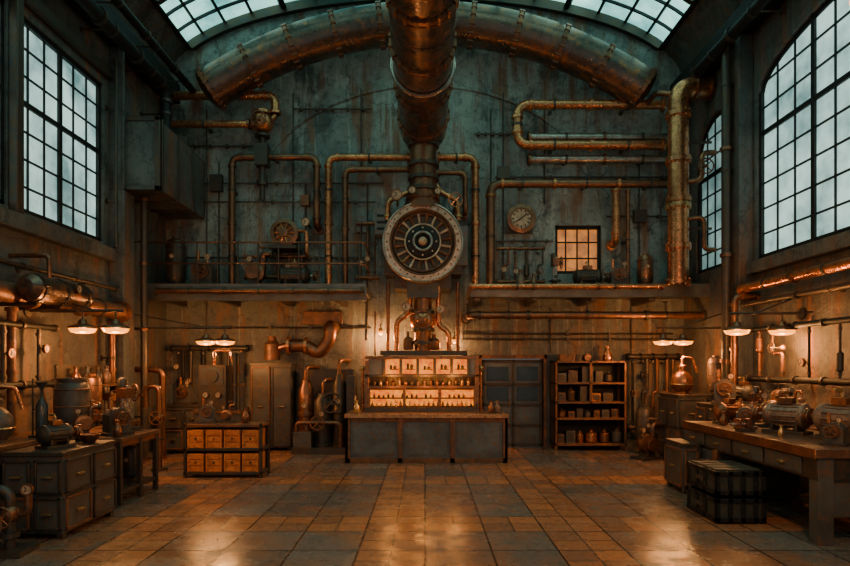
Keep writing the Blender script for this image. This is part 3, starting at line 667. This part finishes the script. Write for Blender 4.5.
for i in range(16):
    q = a0+.18+i*.135; hh = random.uniform(.1, .17); b.lathe((q, f+.2, 1.56), (0,0,1), [(.035,0),(.04,.02),(.035,hh*.65),(.012,hh*.8),(.012,hh),(.018,hh+.01)], random.choice([IRON, CERAM, BRASS, COPPERD]), 10)
for sx in (a0-.1, a1+.03):
    b.cyl((sx+.03, f+.2, 1.0), (sx+.03, f+.2, 1.9), .03, COPPER); b.sph((sx+.03, f+.2, 1.93), .06, BRASS); b.cyl((sx+.03, f+.2, 1.6), (sx+(.1 if sx < 0 else -.06), f+.2, 1.6), .02, COPPER)
disp = b.done(.004)
def plight(name, loc, e, par, col=(1,.40,.11), soft=.06):
    l = bpy.data.lights.new(name, 'POINT'); l.energy = e; l.color = col; l.shadow_soft_size = soft
    lo = bpy.data.objects.new(name, l); SC.collection.objects.link(lo); lo.location = loc
    lo.parent = par; lo.matrix_parent_inverse = Matrix.Translation(-par.location); return lo
for x in (-.7, 0, .6): plight('display_glow_light', (x, 12.4, 1.72), 12, disp, (1,.38,.08), .08)  # added point lights spreading the panels' glow over counter and floor
for x, m in ((-1.42, BRASS), (1.38, COPPERD), (1.5, CERAM)): jar('countertop_bottle', x, 12.5, 1.005, .8, m)
b = B('beer_tap', (-1.48, 12.85, 1.0)); b.cyl((0,0,0),(0,0,.04),.06,BRASS); b.cyl((0,0,.04),(0,0,.35),.025,BRASS); b.tube([(0,0,.3),(0,-.14,.3),(0,-.14,.2)],.018,BRASS); b.cyl((0,0,.35),(0,-.03,.5),.02,WOOD); b.done()

# ------------------------------------------------------------------ back row lower equipment
cabinet('metal_locker', -4.08, -3.1, 14.0, 14.5, 2.05, LOCKER, 'y', 2, 1)
b = B('steam_engine_unit')
b.box(-2.98, -1.75, 13.4, 14.3, 0, .15, IRON)
for x, r, h in ((-2.75, .17, 1.5), (-2.35, .22, 1.2), (-1.98, .15, 1.65)):
    b.lathe((x, 13.85, .15), (0,0,1), [(r*1.2,0),(r*1.2,.06),(r,.08),(r,h*.45),(r*1.15,h*.46),(r*1.15,h*.5),(r,h*.52),(r,h*.85),(r*.6,h*.95),(r*.6,h),(r*.2,h)], random.choice([IRON, COPPERD]), 22)
    b.tube([(x, 13.85, h+.1), (x, 13.85, h+.45), (x+.15, 14.3, h+.45), (x+.15, YB, h+.45)], .045, COPPERD)
    b.gauge((x, 13.85-r-.03, .15+h*.62), (0,-1,0), .06, COPPERD)
b.tube([(-2.9, 13.5, .15), (-2.9, 13.5, .7), (-1.9, 13.5, .7), (-1.9, 13.5, .15)], .05, COPPERD); b.wheel((-2.4, 13.35, .7), (0,1,0), .15, RUST); b.cyl((-2.4,13.35,.7),(-2.4,13.5,.7),.02,IRON)
b.wheel((-2.1, 13.48, 1.15), (0,1,0), .22, IRON, 6); b.cyl((-2.1,13.48,1.15),(-2.1,13.8,1.15),.03,IRON)
b.box(-2.95, -2.55, 13.42, 13.7, .15, .5, LOCKER); b.box(-1.78, -1.6, 13.6, 14.2, 0, 1.75, IRON); b.box(-3.0, -1.7, 14.2, YB-.05, .15, 1.9, IRON)
b.done()
b = B('elbow_exhaust_pipe'); b.tube([(-3.2, 13.9, 2.45), (-2.75, 13.9, 2.45), (-2.45, 13.9, 2.25), (-2.2, 13.9, 2.6), (-2.2, 13.9, 2.9), (-2.2, YB, 2.9)], .15, COPPERD, .25, 20)
b.flange((-3.15, 13.9, 2.45), (1,0,0), .15, COPPER, .07, 1.4); b.flange((-2.75, 13.9, 2.45), (1,0,0), .15, COPPER, .07, 1.3); b.cyl((-3.0, 13.9, 2.45), (-3.0, YB, 2.45), .05, IRON); b.lathe((-3.55, 13.95, 2.12), (0,0,1), [(.18,0),(.18,.36),(.1,.45),(.1,.55)], RUST, 18); b.cyl((-3.55,13.95,2.3),(-3.55,YB,2.3),.04,IRON); b.tube([(-3.4,13.95,2.4),(-3.2,13.9,2.45)],.08,COPPERD); b.done()
bx('vent_panel', -2.95, -2.0, YB-.12, YB, 2.98, 3.3, mat=COPPERD)
# control cabinet and standpipes behind crate rack
b = B('boiler_control_cabinet'); b.box(-4.62, -3.72, 12.0, 12.5, 0, 1.05, LOCKER); b.box(-4.55, -4.0, 12.05, 12.45, 1.05, 2.0, IRON); b.box(-4.5, -4.05, 12.03, 12.05, 1.6, 1.95, LOCKER)
b.lathe((-4.27, 12.03, 1.78), (0,-1,0), [(.13,0),(.13,.03),(.1,.03)], IRON, 22); b.gauge((-4.4, 12.02, 1.4), (0,-1,0), .06, COPPERD); b.gauge((-4.15, 12.02, 1.4), (0,-1,0), .06, COPPERD)
for x in (-3.88, -3.75): b.tube([(x, 12.25, 1.05), (x, 12.25, 2.25)], .05, IRON); b.flange((x, 12.25, 1.6), (0,0,1), .05, RUST, .05, 1.5); b.flange((x, 12.25, 2.22), (0,0,1), .05, IRON, .05, 1.5)
b.tube([(-4.3, 12.25, 2.0), (-4.3, 12.25, 2.3), (-3.95, 12.25, 2.3), (-3.95, 12.25, 2.1), (-3.88, 12.25, 2.05)], .03, COPPER)
b.box(-4.66, -3.68, 11.96, 12.54, 1.03, 1.08, RUST); b.done(.006)
# crate rack with its crates
b = B('crate_rack'); x0, x1, y0, y1 = -4.27, -2.88, 10.6, 11.15
for x in (x0, x1-.05):
    for yy in (y0, y1-.05): b.box(x, x+.05, yy, yy+.05, 0, .97, IRON)
for z in (.06, .48, .9): b.box(x0, x1, y0, y1, z, z+.05, IRON if z < .9 else RUST)
b.box(x0, x1, y1-.02, y1, .06, .95, BLACK); rack = b.done(.005)
b = B('amber_crates')
cw = (x1-x0-.1)/4
for i in range(4):
    for z in (.11, .53):
        a = x0+.05+i*cw+.02; c = a+cw-.04
        b.box(a, c, y0+.03, y1-.06, z, z+.32, CRATEM)
        for zz in (z, z+.11, z+.22): b.box(a-.004, c+.004, y0+.012, y0+.03, zz+.005, zz+.095, CRATEM)
        for xx in (a, c-.03): b.box(xx, xx+.03, y0, y0+.014, z, z+.32, CRATEM)
        b.box(a+.12, c-.12, y0+.004, y0+.014, z+.14, z+.19, RUST)
ob = b.done(.003); ob.parent = rack; ob.matrix_parent_inverse = Matrix.Translation(-rack.location)
gearbox('gearbox', -3.95, 10.9, .95, .2, .75); jar('oil_can', -3.25, 10.85, .95, .9, COPPERD); pump('bench_pump', -3.6, 10.88, .95, 0, .45)

# right shelf rack
b = B('shelving_rack'); x0, x1, y0, y1 = 3.02, 4.7, 13.95, 14.5
for x in (x0, x1-.06):
    for yy in (y0, y1-.06): b.box(x, x+.06, yy, yy+.06, 0, 2.1, RUST)
b.box((x0+x1)/2-.03, (x0+x1)/2+.03, y0, y0+.06, 1.1, 2.1, RUST)
for z in (.12, .72, 1.1, 1.55, 2.05): b.box(x0, x1, y0, y1, z, z+.05, RUST)
b.box(x0, x1, y1-.02, y1, .1, 2.1, BLACK); b.box(x0, x0+.02, y0, y1, .1, 2.1, IRON); b.box(x1-.02, x1, y0, y1, .1, 2.1, IRON); rack = b.done(.005)
b = B('shelf_stock')
for z in (.17, .77, 1.15, 1.6):
    x = x0+.1
    while x < x1-.3:
        w = random.uniform(.16, .32)
        if z > 1.1 and abs(x+w/2-(x0+x1)/2) < .2: x += .06
        h = random.uniform(.18, .36) if z != .77 else random.uniform(.14, .26); m = random.choice([IRON, RUST, LOCKER, COPPERD, COPPER, WOOD, DRUM])
        if random.random() < .5: b.box(x, x+w-.03, y0+.1, y0+.4, z, z+h, m); b.box(x+.03, x+w-.06, y0+.09, y0+.1, z+.04, z+h-.04, IRON)
        else: b.lathe((x+w/2, y0+.25, z), (0,0,1), [(w*.35,0),(w*.45,h*.1),(w*.45,h*.7),(w*.15,h*.85),(w*.15,h)], m, 14)
        x += w+.02
b.box(x0+.15, x0+.5, y0+.1, y0+.4, 2.1, 2.25, RUST); b.cyl((x0+.8, y0+.1, 2.18), (x0+.8, y0+.4, 2.18), .08, COPPERD); b.lathe((x0+1.3, y0+.25, 2.1), (0,0,1), [(.1,0),(.12,.1),(.05,.25),(.05,.35)], COPPER, 14)
ob = b.done(.003); ob.parent = rack; ob.matrix_parent_inverse = Matrix.Translation(-rack.location)
# right side low machinery
cabinet('tool_cabinet', 5.15, 6.2, 10.5, 11.4, 1.3, LOCKER, 'yl', 2, 3); cabinet('tool_cabinet', 5.1, 6.2, 12.1, 13.1, 1.4, LOCKER, 'yl', 2, 2)
tank('pressure_vessel', 4.95, 13.5, 0, .2, 1.1, IRON); pump('floor_pump', 4.72, 12.75, 0, .4, 1.0); still('copper_still', 5.4, 12.6, 1.4, 0, 1.1, COPPERD); gearbox('gearbox', 5.4, 10.8, 1.3, -.5, 1.0)
motor('electric_motor', 5.9, 11.1, 1.3, 1.57, .9); tank('pressure_vessel', 6.0, 12.4, 1.4, .15, .8, CERAM)

# ------------------------------------------------------------------ left foreground
cabinet('drawer_cabinet', -4.85, -4.13, 6.86, 8.02, 1.0, LOCKER, 'yr', 2, 2)
b = B('equipment_table'); x0, x1, y0, y1 = -5.35, -4.3, 8.5, 9.75
b.box(x0, x1, y0, y1, .9, .96, WOOD); b.box(x0+.04, x1-.04, y0+.04, y1-.04, .82, .9, RUST); b.box(x0+.04, x1-.04, y0+.04, y1-.04, .15, .2, IRON)
for x in (x0+.02, x1-.09):
    for yy in (y0+.02, y1-.09, (y0+y1)/2): b.box(x, x+.07, yy, yy+.07, 0, .9, IRON)
b.done(.006)
for i, (xx, yy) in enumerate(((-4.6, 8.78), (-4.6, 9.38), (-5.0, 8.9))): tank('gas_canister', xx, yy, .2, .14, .56, (COPPERD, IRON, RUST)[i])
b = B('long_workbench'); x0, x1, y0, y1 = -6.25, -5.45, 6.0, 11.5
b.box(x0, x1, y0, y1, .88, .95, WOOD); b.box(x0, x1-.05, y0, y1, .7, .88, IRON)
for yy in (6.05, 7.4, 8.8, 10.2, 11.4): b.box(x1-.12, x1-.05, yy, yy+.07, 0, .7, IRON); b.box(x0, x0+.07, yy, yy+.07, 0, .7, IRON)
b.box(x0, x1-.1, y0, y1, .15, .2, IRON); b.done(.006)
b = B('metal_drum', (-5.36, 9.12, .955)); b.lathe((0,0,0), (0,0,1), [(.17,0),(.2,.03),(.24,.1),(.25,.4),(.245,.66),(.22,.76),(.2,.78),(.2,.82),(.22,.82),(.22,.85),(.19,.85),(.19,.8)], DRUM, 28)
for z in (.1, .42, .68): b.torus((0,0,z), (0,0,1), .248, .012, RUST, 28, 6)
b.done()
b = B('tool_shelf')
b.box(-W, -5.85, 10.2, 11.6, 1.6, 1.65, RUST)
for yy in (10.2, 11.55): b.box(-W, -5.85, yy, yy+.05, 1.45, 1.6, IRON)
b.box(-W+.0, -W+.04, 10.2, 11.6, 1.3, 2.0, IRON); b.done(.004)
for i, yy in enumerate((10.4, 10.75, 11.1, 11.4)): jar('storage_jar', -6.05, yy, 1.65, 1.05, (COPPERD, DRUM, IRON, CERAM)[i])
motor('electric_motor', -5.75, 7.4, .95, 1.57, 1.1); still('copper_still', -5.8, 8.1, .95, .5, 1.1, DRUM); gearbox('gearbox', -5.75, 9.9, .95, 1.2, 1.0); press('hand_press', -5.7, 10.8, .95, 1.2, .8)
tank('pressure_vessel', -5.75, 10.35, .95, .16, .9, COPPERD)
press('hand_press', -4.75, 9.5, .96, .9, 1.0); gearbox('gearbox', -4.6, 8.95, .96, .9, .9); pump('bench_pump', -4.95, 8.7, .96, .7, .6); jar('storage_jar', -4.42, 8.62, .96, .8, COPPERD)
motor('electric_motor', -4.5, 7.3, 1.0, 1.2, .75, IRON); jar('glass_flask', -4.7, 7.75, 1.0, .9, DARKGLASS); jar('glass_flask', -4.55, 7.9, 1.0, .7, COPPERD)
b = B('mixing_bowl', (-4.32, 7.72, 1.0)); b.lathe((0,0,0),(0,0,1),[(.06,0),(.11,.05),(.13,.11),(.12,.11),(.1,.05),(0,.02)],COPPERD,20); b.done()
b = B('glass_funnel_stand', (-5.62, 8.75, .95)); b.box(-.1,.1,-.1,.1,0,.03,IRON); b.cyl((-.1,0,.03),(-.1,0,.85),.012,IRON); b.lathe((.03,0,.08),(0,0,1),[(.08,0),(.08,.38),(.04,.46),(.015,.5),(.015,.6),(.08,.72)],DARKGLASS,18,False); b.torus((.03,0,.4),(0,0,1),.05,.012,BRASS); b.cyl((-.1,0,.4),(-.02,0,.4),.01,IRON); b.done()
# floor valve pump near left edge
b = B('valve_pump_assembly', (-4.55, 6.35, 0), .1)
b.box(-.4, .35, -.2, .2, 0, .06, IRON); b.lathe((-.2, 0, .06), (0,0,1), [(.16,0),(.16,.04),(.12,.06),(.12,.3),(.17,.32),(.17,.36),(.1,.42),(.1,.5)], IRON, 20)
b.tube([(-.2, 0, .5), (-.2, 0, .68), (.15, 0, .68), (.15, 0, .06)], .055, IRON); b.wheel((.15, -.18, .42), (0,1,0), .11, RUST); b.cyl((.15,-.18,.42),(.15,0,.42),.02,IRON); b.sph((.15, 0, .42), .1, COPPERD)
b.flange((.15, 0, .2), (0,0,1), .055, IRON, .05, 1.7); b.tube([(.15,0,.42),(.33,0,.42),(.33,0,.62)], .04, COPPERD); b.gauge((.33,-.03,.68),(0,-1,0),.06,COPPERD); b.done()
# left wall pipes
wl = ((-1,0,0), .3)
pipe('rusty_steam_main', [(-6.0, 5, 3.05), (-6.0, 11.85, 3.05)], .15, RUST, COPPERD, wall=wl); pipe('conduit_pipe', [(-6.1, 5, 3.5), (-6.1, 11.85, 3.5)], .04, IRON, wall=((-1,0,0), .2))
b = B('steam_drum_tank'); b.lathe((-5.7, 8.6, 3.12), (0,1,0), [(.0,-.08),(.12,-.05),(.2,.05),(.2,1.35),(.12,1.45),(0,1.48)], DUCT, 24)
for yy in (8.75, 9.3, 9.85): b.flange((-5.7, yy, 3.12), (0,1,0), .2, IRON, .05, 1.07, 10); b.box(-W, -5.65, yy-.02, yy+.02, 2.86, 2.92, IRON)
b.tube([(-5.7, 9.1, 3.3), (-5.7, 9.1, 3.66), (-W, 9.1, 3.66)], .035, COPPERD); b.gauge((-5.48, 9.5, 3.2), (1,0,0), .07, COPPERD); b.done()
for yy, m in ((6.3, COPPERD), (8.85, RUST), (11.7, COPPERD)): pipe('riser_pipe', [(-6.1, yy, .0 if yy > 11.5 else .95), (-6.1, yy, 2.85)], .06, m, every=.9, wall=((-1,0,0), .2))
pipe('eave_pipe', [(-5.75, 1, 8.15), (-5.75, 13.3, 8.15), (-5.75, 13.3, 6.97)], .12, BLACK, IRON, wall=((-1,0,0), .55)); pipe('eave_pipe', [(-5.5, 1, 8.5), (-5.5, 14.5, 8.5)], .08, BLACK, IRON, wall=((-1,0,0), .45))
pipe('eave_pipe', [(5.75, 1, 8.2), (5.75, 12.7, 8.2)], .1, BLACK, IRON, wall=((1,0,0), .5)); 
pipe('riser_pipe', [(-5.9, 12.6, 0), (-5.9, 12.6, 5.5)], .07, IRON, COPPERD, wall=((-1,0,0), .4)); pipe('riser_pipe', [(-5.6, 12.8, 0), (-5.6, 12.8, 1.9), (-W, 12.8, 1.9)], .06, COPPERD)
pipe('riser_pipe', [(-6.1, 11.85, 4.32), (-6.1, 11.85, 8.0)], .03, IRON, every=9, wall=((-1,0,0), .2)); 
b = B('standpipe_valve', (-5.05, 11.4, 0)); b.cyl((0,0,0),(0,0,.04),.15,IRON); b.tube([(0,0,.04),(0,0,1.6),(-.25,0,1.6),(-.25,0,1.2)],.05,COPPERD); b.wheel((0,-.15,1.0),(0,1,0),.12,RUST); b.cyl((0,-.15,1.0),(0,0,1.0),.02,IRON); b.sph((0,0,1.0),.09,COPPERD); b.flange((0,0,.6),(0,0,1),.05,IRON,.05,1.7); b.done()
cabinet('metal_locker', -5.9, -4.95, 13.5, 14.1, 1.1, LOCKER, 'y', 2, 2)
gearbox('gearbox', -5.5, 13.75, 1.1, 0, 1.0)

# ------------------------------------------------------------------ right bench
b = B('heavy_workbench'); x0, x1, y0, y1 = 4.3, 5.55, 6.6, 10.0
b.box(x0, x1, y0, y1, .97, 1.07, WOOD); b.box(x0-.01, x0, y0, y1, .96, 1.075, COPPERD); b.box(x0+.04, x1, y0+.04, y1-.04, .72, .97, IRON)
b.box(x0+.05, x0+.22, y0+.03, y0+.2, 0, .97, LOCKER); b.box(x1-.17, x1, y0+.03, y0+.2, 0, .97, LOCKER); b.box(x0+.22, x1-.17, y0+.08, y0+.14, .3, .97, LOCKER)
for yy in (8.9,): b.box(x0+.05, x1, yy, y1-.05, .0, .75, LOCKER)
for i in range(4):
    q = y0+.3+i*.8
    b.box(x0+.02, x0+.04, q, q+.72, .75, .94, LOCKER); b.box(x0-.02, x0+.02, q+.3, q+.42, .83, .855, BRASS)
for q in (8.95, 9.45): b.box(x0+.02, x0+.05, q, q+.44, .1, .7, STEEL); b.box(x0, x0+.02, q+.04, q+.07, .35, .5, BRASS)
b.done(.008)
cabinet('side_cabinet', 4.0, 4.26, 9.3, 10.0, .78, LOCKER, 'yl', 1, 1)
b = B('stacked_crate', (4.05, 7.95, 0))
for z in (0, .34):
    b.box(-.38, .22, -.4, .4, z+.02, z+.32, GREEN)
    for zz in (z+.02, z+.26): b.box(-.4, .24, -.42, .42, zz, zz+.06, BLACK)
    for xx in (-.4, -.24, -.08, .08, .18): b.box(xx, xx+.06, -.42, -.4, z+.02, z+.32, BLACK)
    for yy in (-.42, -.14, .1, .36): b.box(-.4, -.38, yy, yy+.06, z+.02, z+.32, BLACK)
    b.box(-.43, -.4, -.1, .1, z+.15, z+.2, IRON)
for i in range(4): b.box(-.36, .2, -.36+i*.19, -.22+i*.19, .65, .68, GREEN)
b.box(-.38, -.34, -.4, .4, 0, .02, IRON); b.box(.18, .22, -.4, .4, 0, .02, IRON); b.done(.006)
motor('electric_motor', 4.85, 9.55, 1.07, .3, .9, COPPERD); motor('electric_motor', 4.95, 8.2, 1.07, 2.2, 1.1, CERAM); motor('electric_motor', 5.15, 7.4, 1.07, 1.9, 1.2, CERAM); pump('bench_pump', 5.2, 9.0, 1.07, -.6, .75)
press('hand_press', 5.3, 9.65, 1.07, -.8, .7); gearbox('gearbox', 4.7, 8.8, 1.07, -.5, .7); jar('storage_jar', 4.6, 9.25, 1.07, .7, COPPERD); jar('storage_jar', 4.6, 7.75, 1.07, .5, BRASS)
gearbox('gearbox', 4.75, 6.95, 1.07, -.9, .6)
b = B('bench_vise', (4.48, 8.4, 1.07), math.pi); b.box(-.1,.1,-.08,.08,0,.05,IRON); b.box(-.06,.0,-.08,.08,.05,.18,COPPERD); b.box(.08,.12,-.08,.08,.05,.18,COPPERD); b.cyl((-.05,0,.1),(.2,0,.1),.02,SILVER); b.cyl((.19,-.09,.1),(.19,.09,.1),.01,SILVER); b.done(.004)
b = B('valve_standpipe', (4.12, 8.95, 0)); b.tube([(0,0,0),(0,0,.55),(0,-.45,.55),(0,-.45,.8)], .045, COPPERD); b.flange((0,0,.3),(0,0,1),.045,RUST,.05,1.8); b.flange((0,-.25,.55),(0,1,0),.045,COPPERD,.07,1.8); b.flange((0,0,.03),(0,0,1),.045,IRON,.05,2); b.wheel((-.1,-.25,.55),(1,0,0),.09,RUST); b.cyl((-.1,-.25,.55),(0,-.25,.55),.015,IRON); b.done()
b = B('long_workbench'); x0, x1, y0, y1 = 5.7, 6.28, 6.0, 10.3
b.box(x0, x1, y0, y1, 1.0, 1.07, WOOD); b.box(x0+.03, x1, y0, y1, .5, 1.0, IRON)
for yy in (6.05, 8.1, 10.2): b.box(x0+.03, x0+.1, yy, yy+.07, 0, .5, IRON)
b.done(.005)
for yy, kk in ((9.95, 0), (9.4, 1), (8.7, 2), (8.05, 3), (7.5, 0)):
    (lambda: tank('pressure_vessel', 5.9, yy, 1.07, .14, .55, COPPERD), lambda: still('copper_still', 5.9, yy, 1.07, 1.5, .75, CERAM), lambda: motor('electric_motor', 5.92, yy, 1.07, 1.57, .7, COPPERD), lambda: gearbox('gearbox', 5.92, yy, 1.07, -1.4, .7))[kk]()
# right wall pipes
wr = ((1,0,0), .25)
pipe('copper_pipe', [(6.05, 5, 3.45), (6.05, 11.45, 3.45)], .085, COPPER, COPPERD, wall=wr); pipe('conduit_pipe', [(6.1, 5, 3.15), (6.1, 11.45, 3.15)], .05, IRON, wall=((1,0,0), .2))
pipe('riser_pipe', [(5.85, 11.35, 1.3), (5.85, 11.35, 3.3), (W, 11.35, 3.3)], .06, COPPERD, every=.8)
pipe('riser_pipe', [(5.9, 11.75, 0), (5.9, 11.75, 8.3)], .09, IRON, COPPERD, every=2, wall=((1,0,0), .12))

# ------------------------------------------------------------------ lamps
def lampobj(name, y, z, xs, side, energy):
    """bracket lamp with flat disc shades"""
    b = B(name); wx = side*W
    near = min(abs(q) for q in xs)
    b.cyl((wx, y, z+.28), (side*(near-.12), y, z+.28), .022, IRON); b.lathe((wx, y, z+.28), (-side,0,0), [(.1,0),(.1,.03),(.04,.05)], IRON, 12)
    b.cyl((wx, y, z+.6), (side*(near+.3), y, z+.28), .014, IRON); b.cyl((wx, y-.25, z+.28), (side*(near+.2), y, z+.28), .014, IRON)
    for q in xs:
        b.cyl((q, y, z+.28), (q, y, z+.05), .012, IRON); b.lathe((q, y, z), (0,0,1), [(.21,-.005),(.22,0),(.2,.03),(.08,.07),(.05,.14),(0,.15)], COPPERD, 26, False)
        b.lathe((q, y, z), (0,0,1), [(.0,-.085),(.1,-.08),(.17,-.06),(.205,0),(0,.0)], BULB, 24, False)
    o = b.done()
    for q in xs: plight('bracket_lamp_light', (q, y, z-.24), energy, o, (1,.42,.12), .08)
lampobj('bracket_lamp', 9.5, 2.58, (-5.42, -4.9), -1, 55)
lampobj('bracket_lamp', 12.6, 2.5, (-4.6, -4.2), -1, 48)
lampobj('bracket_lamp', 12.6, 2.5, (5.0, 5.42), 1, 48)
lampobj('bracket_lamp', 10.0, 2.58, (5.2, 5.95), 1, 55)
def unseen_pendant(x, y, z, e):
    b = B('unseen_pendant_lamp'); b.cyl((x, y, z+.2), (x, y, arch_z(x)-.02), .015, IRON); b.lathe((x, y, z), (0,0,1), [(.3,-.1),(.28,0),(.1,.12),(.06,.22),(0,.24)], COPPERD, 26, False); b.sph((x, y, z-.02), .07, BULB); o = b.done()
    plight('unseen_pendant_light', (x, y, z-.16), e, o, (1,.42,.13), .1)
unseen_pendant(2.7, 3.3, 4.2, 300); unseen_pendant(-2.7, 2.6, 4.2, 80)  # unseen pendants, added out of view for a warm floor pool and fill
# small bulkhead bulb behind the bar; the second is added for extra warm light
def bulb(x, y, z, e, wy):
    b = B('bulkhead_lamp'); b.lathe((x, y, z), (0,0,1), [(.06,.0),(.07,.03),(.03,.08),(0,.09)], BRASS, 14); b.sph((x, y, z-.03), .06, BULB, 12)
    b.tube([(x, y, z+.06), (x, y, z+.16), (x, wy, z+.16)], .012, IRON, seg=8); o = b.done()
    plight('bulkhead_light', (x, y-.02, z-.16), e, o, (1,.45,.14), .06)
bulb(-1.05, 14.2, 2.8, 90, YB); bulb(.7, 14.2, 2.6, 35, YB)

# ------------------------------------------------------------------ world + camera
w = bpy.data.worlds.new('World'); SC.world = w; w.use_nodes = True
bg = w.node_tree.nodes['Background']; bg.inputs[0].default_value = (.42,.54,.54,1); bg.inputs[1].default_value = .55
cam = bpy.data.cameras.new('Camera'); cam.lens = 25.41; cam.sensor_width = 36; cam.shift_y = .0965
co = bpy.data.objects.new('Camera', cam); SC.collection.objects.link(co); co.location = (0, 0, 2.0); co.rotation_euler = (math.pi/2, 0, 0)
SC.camera = co
